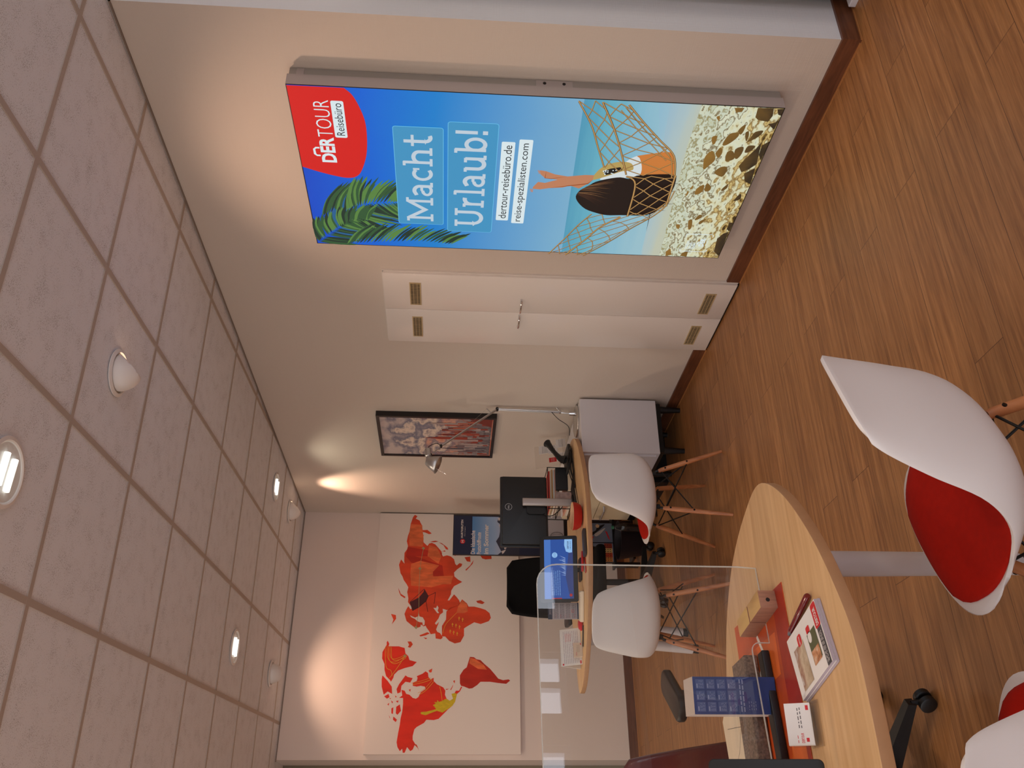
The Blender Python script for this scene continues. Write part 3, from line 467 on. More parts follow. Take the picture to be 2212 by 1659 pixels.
def scoop(x, y, r, ang, label):
    # swivelling spotlight: tilted dome hanging out of a ring, open towards the wall
    t = thing('spotlight', label, 'spotlight', (x, y, H), ang)
    M = T(x, y, H) @ RZ(ang)
    bm = BM(); lathe(bm, [(r, 0.002), (r+0.016, 0.0), (r+0.017, -0.004), (r+0.004, -0.010), (r, -0.004)], 36, M, False, False); link('trim_ring', bm, M_LAMPW, t)
    bm = BM(); bmesh.ops.create_uvsphere(bm, u_segments=32, v_segments=20, radius=r*0.95)
    A_ = Vector((0.93*r, 0, 0)); d_ = Vector((-1.15, 0, -0.98)); n_ = Vector((0.98, 0, -1.15)).normalized()
    bmesh.ops.bisect_plane(bm, geom=bm.verts[:]+bm.edges[:]+bm.faces[:], plane_co=(0, 0, -0.0015), plane_no=(0, 0, 1), clear_outer=True)
    bmesh.ops.bisect_plane(bm, geom=bm.verts[:]+bm.edges[:]+bm.faces[:], plane_co=A_, plane_no=n_, clear_outer=True)
    bmesh.ops.transform(bm, matrix=M @ Matrix.Diagonal((1, 1, 1.22, 1)), verts=bm.verts)
    o = link('shroud', bm, M_LAMPW, t); md = o.modifiers.new('thickness', 'SOLIDIFY'); md.thickness = 0.003
    bm = BM(); lathe(bm, [(0.036, 0), (0.034, 0.012), (0.02, 0.02)], 24, M @ T(-r*0.1, 0, -0.024) @ RY(math.radians(-42)) @ RX(PI)); link('lamp', bm, M_GLOW, t)
    bm = BM(); lathe(bm, [(r, -0.001), (0.002, 0.001)], 36, M, False, True); link('backplate', bm, M_LAMPW, t)
    return t
downlight(-1.785, 0.93, 0.093, 'large round downlight with mirrored reflector above the near desk, cut by the picture edge')
downlight(-0.30, 4.62, 0.093, 'small round downlight near the right wall, before the corner spotlight')
downlight(-1.60, 4.06, 0.093, 'round downlight over the middle of the far desk')
scoop(-1.11, 1.51, 0.078, 0.0, 'large white scoop spotlight aimed at the wall over the lit poster')
scoop(-0.25, 5.25, 0.078, 0.15, 'white scoop spotlight in the far right ceiling corner')
scoop(-1.52, 5.30, 0.078, PI/2, 'white scoop spotlight on the far ceiling turned to the world map')
WARM = (1.0, 0.66, 0.47)
spot_light('spot_poster', (-1.06, 1.47, H-0.055), (0.0, 1.40, 1.65), 27, WARM, 98, 0.75, 0.04)
spot_light('spot_corner', (-0.215, 5.25, H-0.055), (0.0, 5.24, 2.35), 28, WARM, 64, 0.9, 0.03)
spot_light('spot_map', (-1.45, 5.34, H-0.055), (-1.42, 5.91, 1.95), 15, WARM, 104, 0.6, 0.03)
NEUT = (1.0, 0.86, 0.66)
for n_, (x, y), p in (('down_near', (-1.785, 0.93), 12), ('down_right', (-0.30, 4.62), 8), ('down_far', (-1.60, 4.06), 22)):
    spot_light(n_, (x, y, H-0.02), (x, y, 0), p, (0.98, 0.93, 0.72) if n_ == 'down_right' else NEUT, 130, 0.6, 0.07)
# the shop's other ceiling lamps, outside the frame
for k, (x, y) in enumerate(((-3.4, 0.9), (-3.4, 4.0), (-1.8, -1.6), (-3.6, -1.6), (0.4, -1.4), (-5.0, 2.4))):
    area_light('ceiling_lamp', (x, y, H-0.03), 0.2, 22 if y > 2 else 9, (1.0, 0.78, 0.60), (0, 0, 0), 'DISK')
    bm = BM(); lathe(bm, [(0.11, 0.0), (0.105, -0.008), (0.093, -0.004)], 32, T(x, y, H), True, False)
    tag(link('round_downlight', bm, M_LAMPW), 'round white downlight in the part of the ceiling nearer the window', 'ceiling light', 'downlights outside the view')

# ================================================================ right wall: lit poster, cupboard, picture
PY0, PY1, PZ0, PZ1, PD = 0.930, 1.935, 0.223, 2.250, 0.1
t = thing('light_box', 'tall illuminated travel poster of a hammock on a beach, on the right wall', 'light box', (0, (PY0+PY1)/2, PZ0))
bm = BM()
def ringbox(bm, y0, y1, z0, z1, x0, x1, w):
    box(bm, x0, x1, y0, y0+w, z0, z1); box(bm, x0, x1, y1-w, y1, z0, z1); box(bm, x0, x1, y0+w, y1-w, z0, z0+w); box(bm, x0, x1, y0+w, y1-w, z1-w, z1)
ringbox(bm, PY0, PY1, PZ0, PZ1, -PD, -0.043, 0.012)
box(bm, -0.047, -0.043, PY0+0.012, PY1-0.012, PZ0+0.012, PZ1-0.012)
link('frame', bm, M_SILV, t, False)
bm = BM(); ringbox(bm, PY0+0.006, PY1-0.006, PZ0+0.006, PZ1-0.006, -0.043, -0.002, 0.012); link('back_frame', bm, mat('grey_aluminium', C(158, 152, 144), 0.45, metal=0.2), t, False)
for za_, zb_ in ((1.10, 1.25), (2.185, 2.215)):
    bm = BM(); box(bm, -0.040, -0.006, PY0+0.003, PY0+0.0065, za_, zb_); link('connector_plate', bm, M_SILV, t, False)
for z in (1.135, 1.215):
    bm = BM(); cyl(bm, (-0.023, PY0+0.0035, z), (-0.023, PY0+0.0015, z), 0.007, n=16); link('screw', bm, M_BLACKM, t)
PWD = PY1-PY0
S = Sheet((-PD-0.0005, PY1, 0), (0, -1, 0), (0, 0, 1))
m_black = mat('poster_edge', C(12, 10, 10), 0.5)
S.rect(0, PWD, PZ0, PZ1, m_black); S.up()
e = 0.004
m_sky = ramp_emit('poster_sky', [(0, C(120, 170, 200)), (0.25, C(88, 150, 200)), (0.5, C(20, 124, 200)), (0.75, C(0, 96, 206)), (1, C(0, 70, 192))], 1.04, 2.25, 0.10, (2, 2, 2))
m_sea = ramp_emit('poster_sea', [(0, C(150, 188, 200)), (0.35, C(132, 180, 200)), (0.7, C(100, 170, 190)), (1, C(78, 150, 180))], 0.66, 1.05, 0.25, (2, 2, 40))
m_foam = ramp_emit('poster_surf', [(0, C(186, 190, 170)), (0.35, C(168, 188, 190)), (1, C(140, 178, 202))], 0.56, 0.74, 0.35, (2, 3, 25))
m_rock = ramp_emit('poster_rock', [(0, C(60, 44, 20)), (0.10, C(150, 118, 56)), (0.18, C(206, 184, 124)), (0.27, C(128, 96, 42)), (0.34, C(206, 202, 164)), (0.5, C(210, 214, 190)), (0.58, C(110, 88, 44)), (0.63, C(204, 208, 182)), (0.74, C(196, 204, 184)), (0.80, C(140, 126, 74)), (0.85, C(190, 198, 176)), (1, C(186, 186, 150))], 0.14, 0.66, 1.35, (9, 15, 30))
m_rdark = ramp_emit('poster_rock_hollow', [(0, C(52, 40, 24)), (1, C(142, 104, 44))], 0.24, 0.5, 0.5, (20, 20, 20))
hl = PT['horizon']; fo = PT['foam']; rt = PT['rocktop']
S.poly([(e, 1.03), (PWD-e, 1.054), (PWD-e, PZ1-e), (e, PZ1-e)], m_sky)
S.poly([(e, 0.62), (PWD-e, 0.70), (PWD-e, 1.054), (e, 1.03)], m_sea)
S.poly([(e, 0.50), (PWD-e, 0.55), (PWD-e, 0.748), (PWD*0.6, 0.66), (PWD*0.3, 0.64), (e, 0.626)], m_foam)
S.up()
top = [(PWD-e, 0.570), (0.775, 0.574), (0.56, 0.560), (0.342, 0.549), (0.15, 0.538), (e, 0.530)]
S.poly([(e, PZ0+e), (PWD-e, PZ0+e)]+top, m_rock); S.up()
for k, v in PT.items():
    if k.startswith('rock') and k != 'rocktop' or k.startswith('rok'):
        vv = [(min(max(a, e), PWD-e), max(b, PZ0+e)) for a, b in v]; S.poly(catmull(vv, 3) if min(a for a, b in vv) > 0.02 and max(a for a, b in vv) < PWD-0.03 and min(b for a, b in vv) > PZ0+0.02 else vv, m_rdark)
S.up()
# palm fronds, out of focus
greens = [E('frond_dark', C(24, 50, 40)), E('frond_mid', C(44, 84, 50)), E('frond_light', C(84, 128, 62)), E('frond_blue', C(30, 92, 140))]
def frond(rach, n, ln0, ln1, w, side=(1, -1), sweep=0.9):
    R = catmull(rach, 10, False)
    for i in range(n):
        f = (i+random.random()*0.6)/n; k = min(int(f*(len(R)-1)), len(R)-2); p = Vector(R[k]); d = (Vector(R[k+1])-p).normalized()
        for s in side:
            q = Vector((-d.y, d.x))*s; ln = (ln0+(ln1-ln0)*f)*random.uniform(0.8, 1.1); dr = (d*sweep+q).normalized()
            a = p; b = p+dr*ln*0.55; c = p+dr*ln+Vector((0, -ln*0.12))
            pts = [(min(max(v[0], 0.006), PWD), min(max(v[1], 0), PZ1-0.006)) for v in catmull([tuple(a), tuple(b), tuple(c)], 4, False)]
            S.stroke(pts, w*random.uniform(0.7, 1.3), random.choice(greens[:3] if random.random() < 0.9 else greens), 'both'); S.h += 0.000004
frond([(0.21, 2.20), (0.25, 2.08), (0.31, 1.98), (0.33, 1.84)], 60, 0.26, 0.14, 0.016, (1, -1), 0.75)
S.up(); S.stroke(catmull([(0.19, 2.22), (0.25, 2.08), (0.31, 1.98)], 6, False), 0.012, greens[3], True)
frond([(0.02, 2.235), (0.10, 2.16), (0.17, 2.08), (0.20, 1.98)], 36, 0.16, 0.12, 0.017, (1, -1), 0.7)
frond([(0.01, 2.10), (0.03, 1.95), (0.05, 1.75), (0.035, 1.58)], 34, 0.20, 0.12, 0.015, (1,), 0.85)
S.up()
m_pred = E('poster_red', C(208, 26, 24)); m_pw = E('poster_white', C(214, 228, 232)); m_box = E('poster_panel', C(62, 144, 190)); m_boxe = E('poster_panel_rim', C(104, 186, 226)); m_ltr = E('poster_letter', C(188, 202, 214)); m_dark = E('poster_text_dark', C(24, 34, 40))
bl = catmull(PT['blob'][1:], 4, False)
S.poly([(PWD-e, PZ1-e), (PWD-e, bl[0][1])]+[p for p in bl[1:-1] if p[0] < PWD-e-0.001 and p[1] < PZ1-e-0.001]+[(bl[-1][0], PZ1-e)], m_pred); S.up()
S.text('DER', 0.578, 2.090, 0.150, 0.064, m_pw, 0.035)
S.stroke([(0.618, 2.157), (0.618, 2.172), (0.626, 2.180), (0.655, 2.181), (0.664, 2.172), (0.664, 2.157)], 0.009, m_pw)
S.text('TOUR', 0.730, 2.090, 0.203, 0.064, m_pw, -0.012)
S.rect(0.729, 0.932, 2.030, 2.082, m_pw, 0.008); S.up(); S.text('Reiseb\u00fcro', 0.742, 2.039, 0.178, 0.034, m_dark, 0.0)
def panel(u0, u1, v0, v1):
    S.rect(u0, u1, v0, v1, m_boxe, 0.012); S.up(); S.rect(u0+0.0025, u1-0.0025, v0+0.0025, v1-0.0025, m_box, 0.010); S.up()
panel(0.184, 0.812, 1.6235, 1.8385); panel(0.141, 0.850, 1.391, 1.606)
# slab-serif capitals and small letters drawn as strokes, cap height 1
def arc(cx, cy, rx, ry, a0, a1, n=14): return [(cx+rx*math.cos(math.radians(a0+(a1-a0)*k/n)), cy+ry*math.sin(math.radians(a0+(a1-a0)*k/n))) for k in range(n+1)]
SW = 0.145; hs = SW/2; XH = 0.73; ss = 0.10
def sl(x0, x1, y): return ([(x0, y), (x1, y)], ss)
G = {
 'M': (1.16, [([(0.17, 0.05), (0.17, 0.95)], SW), ([(0.99, 0.05), (0.99, 0.95)], SW), ([(0.14, 0.97), (0.58, 0.30), (1.02, 0.97)], 0.15), sl(0.0, 0.36, ss/2), sl(0.80, 1.16, ss/2), sl(0.0, 0.20, 1-ss/2), sl(0.96, 1.16, 1-ss/2)]),
 'a': (0.66, [(arc(0.28, 0.22, 0.20, 0.155, 90, 270)+[(0.30, 0.065)]+arc(0.30, 0.22, 0.18, 0.155, -80, -5), 0.12), ([(0.27, 0.41), (0.48, 0.41)], 0.10), ([(0.06, 0.60)]+arc(0.27, 0.47, 0.21, 0.21, 125, 0)+[(0.48, 0.05)], SW), sl(0.44, 0.66, ss/2)]),
 'c': (0.60, [(arc(0.33, 0.365, 0.255, 0.305, 50, 310), SW), ([(0.54, 0.70), (0.54, 0.47)], 0.10)]),
 'h': (0.80, [([(0.17, 0.05), (0.17, 1.03)], SW), sl(0.02, 0.2, 1.05-ss/2), sl(0.02, 0.34, ss/2), sl(0.48, 0.80, ss/2), ([(0.17, 0.50)]+arc(0.40, 0.46, 0.23, 0.205, 150, 0)+[(0.63, 0.05)], SW)]),
 't': (0.50, [([(0.20, 0.98), (0.20, 0.25)]+arc(0.36, 0.25, 0.16, 0.19, 180, 300), SW), sl(0.0, 0.46, XH-ss/2)]),
 'U': (0.98, [([(0.19, 0.96), (0.19, 0.36)]+arc(0.49, 0.36, 0.30, 0.295, 180, 360)+[(0.79, 0.96)], SW), sl(0.02, 0.37, 1-ss/2), sl(0.61, 0.98, 1-ss/2)]),
 'r': (0.56, [([(0.18, 0.05), (0.18, 0.69)], SW), sl(0.03, 0.2, XH-ss/2), sl(0.02, 0.38, ss/2), ([(0.18, 0.42)]+arc(0.43, 0.43, 0.25, 0.235, 170, 75), SW)]),
 'l': (0.36, [([(0.18, 0.05), (0.18, 1.03)], SW), sl(0.02, 0.2, 1.05-ss/2), sl(0.0, 0.36, ss/2)]),
 'u': (0.80, [([(0.17, 0.69), (0.17, 0.30)]+arc(0.39, 0.28, 0.22, 0.21, 180, 330)+[(0.63, 0.25)], SW), ([(0.63, 0.69), (0.63, 0.05)], SW), sl(0.02, 0.2, XH-ss/2), sl(0.46, 0.66, XH-ss/2), sl(0.6, 0.80, ss/2)]),
 'b': (0.74, [([(0.17, 0.03), (0.17, 1.03)], SW), sl(0.02, 0.2, 1.05-ss/2), (arc(0.41, 0.365, 0.25, 0.30, 170, -170, 22), SW)]),
 '!': (0.26, [([(0.13, 1.02), (0.13, 0.32)], 0.15), ([(0.13, 0.0), (0.13, 0.16)], 0.17)]),
}
def slab_text(s, txt, u0, u1, v0, cap, m, gap=0.06):
    tot = sum(G[c][0] for c in txt)+gap*(len(txt)-1); k = (u1-u0)/tot; x = u0
    for c in txt:
        w, st = G[c]
        for pts, sw in st:
            # widths kept even although the letters are squeezed sideways
            s.stroke([(x+px*k, v0+py*cap) for px, py in pts], sw*cap*(0.92 if abs(pts[0][0]-pts[-1][0]) < 1e-6 else 1.0), m); s.h += 0.000003
        x += (w+gap)*k
slab_text(S, 'Macht', 0.209, 0.772, 1.672, 0.125, m_ltr); slab_text(S, 'Urlaub!', 0.180, 0.812, 1.436, 0.135, m_ltr)
S.rect(0.237, 0.7505, 1.3163, 1.375, m_pw, 0.006); S.rect(0.2195, 0.768, 1.2408, 1.300, m_pw, 0.006); S.up()
S.text('dertour-reiseb\u00fcro.de', 0.252, 1.328, 0.478, 0.036, m_dark); S.text('reise-spezialisten.com', 0.234, 1.247, 0.512, 0.043, m_dark)
# woman in the hammock
m_skin = E('print_skin', C(186, 124, 90)); m_skin2 = E('print_skin_warm', C(198, 120, 56)); m_hair = E('print_hair', C(26, 14, 10)); m_hair2 = E('print_hair_light', C(110, 62, 36)); m_cl = E('print_cloth', C(208, 216, 218)); m_str = E('print_straw', C(178, 152, 88)); m_rope = E('print_rope', C(186, 142, 84)); m_rope2 = E('print_rope_shade', C(84, 62, 36)); m_sk3 = E('print_skin_shade', C(150, 76, 36))
S.up(); S.poly(catmull(PT['torso'], 3), m_skin2); S.up(0.0001); S.poly(catmull(PT['white'], 3), m_cl); S.up(0.0001); S.poly(catmull(PT['bikini'], 3), m_str); S.up(0.0001)
S.poly(PT['pattern'], E('print_black', C(20, 20, 18))); S.up(0.0001)
for k in range(16):
    a, b = random.choice(PT['pattern']); c = PT['pattern'][0]; f = random.random(); S.rect(c[0]+(a-c[0])*f-0.003, c[0]+(a-c[0])*f+0.003, c[1]+(b-c[1])*f-0.003, c[1]+(b-c[1])*f+0.003, m_pw, 0.002)
S.up(0.0001); lg = PT['legs']; S.poly(lg, m_skin); S.up(0.0001)
S.stroke([lg[6], lg[7], lg[9], lg[11]], 0.006, m_sk3, 'both'); S.stroke([lg[1], lg[19], lg[18], lg[3]], 0.004, m_sk3, 'both')
for (a, b) in (((0.372, 1.232), (0.386, 1.243)),): pass
for base, dirn in ((lg[0], (0.004, 0.010)), (lg[13], (0.004, 0.012))):
    for k in range(4): S.stroke([(base[0]-0.006-0.005*k, base[1]-0.004), (base[0]-0.006-0.0055*k+dirn[0], base[1]+dirn[1]-0.002*k)], 0.0035, m_skin)
S.up(); S.poly(catmull(PT['hair'], 3), m_hair); S.up(0.0001)
hr = PT['hair']
hb = [E('print_hair_%d' % i, c) for i, c in enumerate((C(58, 34, 22), C(96, 60, 36), C(130, 92, 58), C(40, 22, 14)))]
hp = [Vector(p) for p in hr]
for k in range(70):
    f = (k+random.random())/70; a = hp[1].lerp(hp[0], 0.3+0.7*f) if f < 0.5 else hp[0].lerp(hp[18], (f-0.5)*1.3)
    b = hp[16].lerp(hp[5], 0.9*(1-f)); c = a.lerp(b, 0.5+0.4*random.random()); m_ = a.lerp(c, 0.5)+Vector((0.012*(1-f), 0.01*(1-f)))
    S.stroke(catmull([tuple(a), tuple(m_), tuple(c)], 4, False), 0.0022, hb[0 if f < 0.35 else random.choice((0, 1, 2, 3))], True); S.h += 0.000002
for k in range(9):
    a = Vector(hr[7+k//2]); S.stroke([tuple(a), (a.x-0.006+0.002*k, a.y-0.03-0.006*(k % 3))], 0.003, m_hair, True)
S.up()
def rope(pts, w, twist=True):
    c = catmull(pts, 6, False); S.stroke(c, w, m_rope2); S.up(0.00008); S.stroke([(a+0.0008, b+0.0006) for a, b in c], w*0.55, m_rope); S.up(0.00002)
def resamp(pts, n):
    c = [Vector(p) for p in catmull(pts, 8, False)]; ls = [0]
    for a, b in zip(c, c[1:]): ls.append(ls[-1]+(b-a).length)
    o = []
    for i in range(n+1):
        d = ls[-1]*i/n; k = max(j for j in range(len(ls)) if ls[j] <= d+1e-9); k = min(k, len(c)-2); f = (d-ls[k])/max(1e-9, ls[k+1]-ls[k]); o.append(c[k].lerp(c[k+1], f))
    return o
def net(A, B, rows, cols, w, jig=0.004):
    a = resamp(A, cols); b = resamp(B, cols)
    P_ = [[a[i].lerp(b[i], j/rows)+Vector((random.uniform(-jig, jig), random.uniform(-jig, jig))) for j in range(rows+1)] for i in range(cols+1)]
    for i in range(cols):
        for j in range(rows+1):
            if (i+j) % 2 == 0:
                if j < rows: rope([tuple(P_[i][j]), tuple(P_[i+1][j+1])], w)
                if j > 0: rope([tuple(P_[i][j]), tuple(P_[i+1][j-1])], w)
    rope(A, w*1.5); rope(B, w*1.6)
cl = lambda L: [(min(max(a, 0.006), PWD-0.006), b) for a, b in L]
rr3 = cl(PT['rope_r3']); r1 = cl(PT['rope_r1']); r2 = cl(PT['rope_r2'])
net(r1, r2, 3, 8, 0.0052); net(r2, rr3, 3, 11, 0.0056); rope([(a-0.012, b+0.012) for a, b in rr3], 0.006); rope([(a-0.03, b+0.028) for a, b in rr3[:4]], 0.005); rope([(a-0.02, b+0.004) for a, b in rr3[:4]], 0.005)
l1 = cl(PT['rope_l1']); l2 = cl(PT['rope_l2']); l3 = cl(PT['rope_l3'])
net(l1, l2, 3, 9, 0.0048); net(l2, l3[:5], 3, 9, 0.005); rope(l3, 0.006); rope([(a+0.006, b+0.012) for a, b in l3[:5]], 0.005)
bn = [tuple(Vector(r2[3]).lerp(Vector(hr[5]), k/4)) for k in range(5)]; bt = [tuple(Vector(rr3[4]).lerp(Vector(hr[8]), k/4)) for k in range(5)]
net([(r2[3][0], r2[3][1]), (r2[3][0]-0.05, r2[3][1]-0.05), (hr[6][0]+0.01, hr[6][1]-0.03)], [rr3[4], hr[12], hr[9]], 4, 7, 0.0065)
# small marks at the foot of the sheet
S.up(); S.stroke([PT['brackR'][0], (0.208, 0.4404), (0.212, 0.434), (0.212, 0.314), (0.206, 0.307), (0.194, 0.307)], 0.0035, m_pw)
S.stroke([(0.096, 0.446), (0.082, 0.446), (0.078, 0.440), (0.078, 0.318), (0.082, 0.312), (0.096, 0.312)], 0.0035, m_pw)
for k, w_ in enumerate(('TRUSTED', 'TRAVEL', 'TEAM')): S.text(w_, 0.094, 0.412-0.017*k, (0.066, 0.056, 0.046)[k], 0.0125, m_pw, 0.02)
S.text('DER', 0.120, 0.336, 0.062, 0.026, m_pw, 0.035); S.stroke([(0.137, 0.363), (0.137, 0.369), (0.155, 0.369), (0.155, 0.363)], 0.004, m_pw); S.text('TOURISTIK', 0.128, 0.320, 0.056, 0.008, m_pw)
S.done('poster', t)

# built-in cupboard with two leaves and louvre vents
t = thing('cupboard', 'tall white two-door cupboard with vents, flush in the right wall', 'cupboard', (0, 2.605, 0))
bm = BM(); ya, yc, yd = 2.262, 2.60, 2.946
box(bm, -0.012, 0.0, ya-0.004, ya+0.012, 0.008, 1.957); box(bm, -0.012, 0.0, yd-0.004, yd+0.006, 0.008, 1.957); box(bm, -0.012, 0, ya, yd, 1.945, 1.96)
link('frame', bm, M_WHITE, t, False)
bm = BM(); box(bm, -0.016, -0.001, ya+0.01, yd-0.01, 0.0005, 0.010); link('threshold', bm, M_BLACKM, t, False)
M_VENT = mat('vent_brass_frame', C(204, 182, 140), 0.4, metal=0.3); M_VDARK = mat('vent_dark', C(44, 30, 20), 0.7)
for (y0, y1, hy, vents, lab) in ((ya+0.002, yc-0.0015, 2.53, ((2.340, 2.549, 1.750, 1.813), (2.350, 2.549, 0.105, 0.166)), 0), (yc+0.0015, yd, 2.66, ((2.672, 2.881, 1.748, 1.807), (2.676, 2.880, 0.105, 0.166)), 1)):
    bm = BM(); box(bm, -0.026, -0.005, y0, y1, 0.012, 1.955, bev=0.002); d = link('door', bm, M_WHITE, t)
    for (v0, v1, z0, z1) in vents:
        bm = BM(); ringbox(bm, v0, v1, z0, z1, -0.0295, -0.0262, 0.006)
        for k in range(14):
            y = v0+0.008+(v1-v0-0.016)*(k+0.5)/14; box(bm, -0.0285, -0.0264, y-0.0018, y+0.0018, z0+0.006, z1-0.006)
        for k in range(2): z = z0+(z1-z0)*(k+1)/3; box(bm, -0.0288, -0.0264, v0+0.006, v1-0.006, z-0.0012, z+0.0012)
        box(bm, -0.0264, -0.0261, v0+0.003, v1-0.003, z0+0.003, z1-0.003, mi=1)
        link('vent_grille', bm, [M_VENT, M_VDARK], d, False)
    bm = BM(); s = 1 if lab else -1; ys = yc+s*0.022; ye = yc+s*0.135; z = 1.19
    tube(bm, catmull([(-0.026, ys, z), (-0.045, ys+s*0.004, z), (-0.054, ys+s*0.03, z), (-0.054, ye-s*0.03, z), (-0.045, ye-s*0.004, z), (-0.026, ye, z)], 5, False), 0.0055, 10)
    link('handle', bm, M_CHROME, d)

# framed city picture
t = thing('framed_picture', 'black framed print of red city towers under clouds, behind the desk lamp', 'picture', (0, 4.25, 1.25))
y0, y1, z0, z1 = 3.915, 4.588, 1.25, 2.10
bm = BM(); ringbox(bm, y0, y1, z0, z1, -0.04, -0.001, 0.022); link('frame', bm, mat('black_frame', C(22, 16, 16), 0.4), t, False)
S = Sheet((-0.030, y1, 0), (0, -1, 0), (0, 0, 1)); w_ = y1-y0
m_cloud = ramp_emit('print_clouds', [(0, C(190, 110, 90)), (0.3, C(212, 160, 140)), (0.45, C(132, 118, 130)), (0.6, C(226, 206, 190)), (0.75, C(120, 118, 134)), (1, C(196, 180, 176))], z0, z1, 1.7, (5, 5, 9), em=0)
m_city = ramp_emit('print_city', [(0, C(96, 88, 92)), (0.4, C(150, 140, 140)), (0.7, C(168, 92, 76)), (1, C(200, 140, 120))], z0, z0+0.5, 0.9, (45, 45, 45), em=0)
S.rect(0.022, w_-0.022, z0+0.022, z1-0.022, m_cloud); S.up(); S.rect(0.03, w_-0.03, z0+0.03, z0+0.27, m_city); S.up()
tw = [mat('print_tower_%d' % i, c, 0.5) for i, c in enumerate((C(150, 58, 44), C(182, 98, 76), C(112, 96, 100), C(168, 150, 146), C(120, 44, 36), C(86, 80, 90)))]
random.seed(3)
for k in range(90):
    u = 0.035+random.random()*(w_-0.11); ww = random.uniform(0.010, 0.030); hh = 0.03+random.random()**2*0.16*(1.3 if u > w_*0.4 else 0.7); zb = z0+0.03+random.random()*0.24
    m = tw[(0, 3, 4, 2, 1)[k % 5]] if u > w_*0.45 or hh > 0.2 else tw[(2, 3, 5, 3, 0)[k % 5]]
    S.rect(u, u+ww, zb, zb+hh, m)
    if k % 3 == 0: S.poly([(u+ww*0.2, zb+hh), (u+ww*0.8, zb+hh), (u+ww*0.5, zb+hh+0.06)], m)
    S.h += 0.00002
S.poly([(0.30, z0+0.2), (0.345, z0+0.2), (0.34, z0+0.42), (0.327, z0+0.47), (0.322, z0+0.54), (0.317, z0+0.47), (0.305, z0+0.42)], tw[0])
S.poly([(w_-0.16, z0+0.03), (w_-0.03, z0+0.03), (w_-0.03, z0+0.2), (w_-0.10, z0+0.12)], tw[4])
S.done('print', t)

# ================================================================ world map on the back wall
ang = math.atan(0.0127)
def by(x): return yb(x)-0.04
t = thing('world_map', 'large white canvas with orange world map on the back wall', 'wall picture', (-1.03, by(-1.03)+0.035, 0.95))
x0, x1, z0, z1 = -2.018, -0.012, 0.953, 2.190
bm = BM(); prism(bm, [(x0, by(x0)), (x1, by(x1)), (x1, by(x1)+0.038), (x0, by(x0)+0.038)], z0, z1); link('canvas', bm, mat('map_canvas', C(228, 214, 204), 0.75, bump=0.2, bscale=900), t, False)
Uv = Vector((math.cos(ang), math.sin(ang), 0))
S = Sheet((0, YB-0.0405, 0), Uv, (0, 0, 1))
def om(name, c, v=0.18, s=14): return mat(name, c, 0.75, var=v, vscale=s, stretch=(1, 1, 0.35))
m_or = om('map_red_orange', C(214, 66, 30)); m_or2 = om('map_orange', C(226, 106, 58), 0.2, 30); m_rd = om('map_red', C(222, 44, 22), 0.12); m_rd2 = om('map_dark_red', C(186, 40, 20)); m_cv = mat('map_white_sea', C(228, 214, 204), 0.75); m_ye = om('map_yellow', C(206, 176, 30), 0.12, 90); m_gr = mat('map_green_line', C(166, 156, 110), 0.7); m_yl = mat('map_yellow_line', C(230, 160, 50), 0.7); m_brn = mat('map_brown', C(74, 22, 28), 0.7)
lim = lambda L: [(min(a, x1-0.01), b) for a, b in L]
for k, m in (('eurasia', m_or), ('africa', m_or), ('america', m_rd), ('samerica', m_rd2), ('greenland', m_rd)): S.poly(lim(MT[k]), m)
for i, L in enumerate(MT['isl']): S.poly(L, m_rd if i < 10 else m_or)
S.up()
for k, m in (('darkband', m_rd2), ('light1', m_or2), ('light2', m_or2), ('light3', m_or2), ('light4', m_or2), ('light5', m_or2), ('yellow', m_ye)): S.poly(MT[k], m); S.h += 0.00003
S.up()
for L in MT['seas']: S.poly(L, m_cv)
S.up(); S.poly(MT['chairprint'], m_brn)
cp = [Vector(p) for p in MT['chairprint']]
for a, b in ((0, 3), (0, 7), (7, 5), (4, 5)): S.stroke([tuple(cp[a]), tuple(cp[b])], 0.004, m_brn)
S.stroke([tuple(cp[4]+Vector((0.03, -0.06))), tuple(cp[5]+Vector((-0.02, -0.07)))], 0.004, m_brn); S.stroke([tuple(cp[4]), tuple(cp[4]+Vector((0.03, -0.06)))], 0.004, m_brn); S.stroke([tuple(cp[5]), tuple(cp[5]+Vector((-0.09, -0.02)))], 0.004, m_brn)
S.up(); S.stroke(catmull(MT['route'], 5, False), 0.0035, m_gr); S.stroke(catmull(MT['arc'], 5, False), 0.0035, m_yl)
for p in (MT['route'][0], MT['route'][2], MT['route'][-1], MT['gl4'][-1]): S.poly([(p[0]-0.014, p[1]), (p[0], p[1]-0.014), (p[0]+0.014, p[1]+0.004), (p[0], p[1]+0.016)], m_gr)
for k in ('gl1', 'gl2', 'gl3', 'gl4', 'na1', 'na2', 'na3'):
    S.stroke(catmull(MT[k], 5, False), 0.004, m_yl)
    if k in ('gl2', 'gl3', 'na1', 'na2'): S.stroke([(a+0.012, b+0.012) for a, b in catmull(MT[k], 5, False)], 0.003, m_yl)
for L in MT['arrows']: S.poly(L, m_yl)
S.done('print', t)
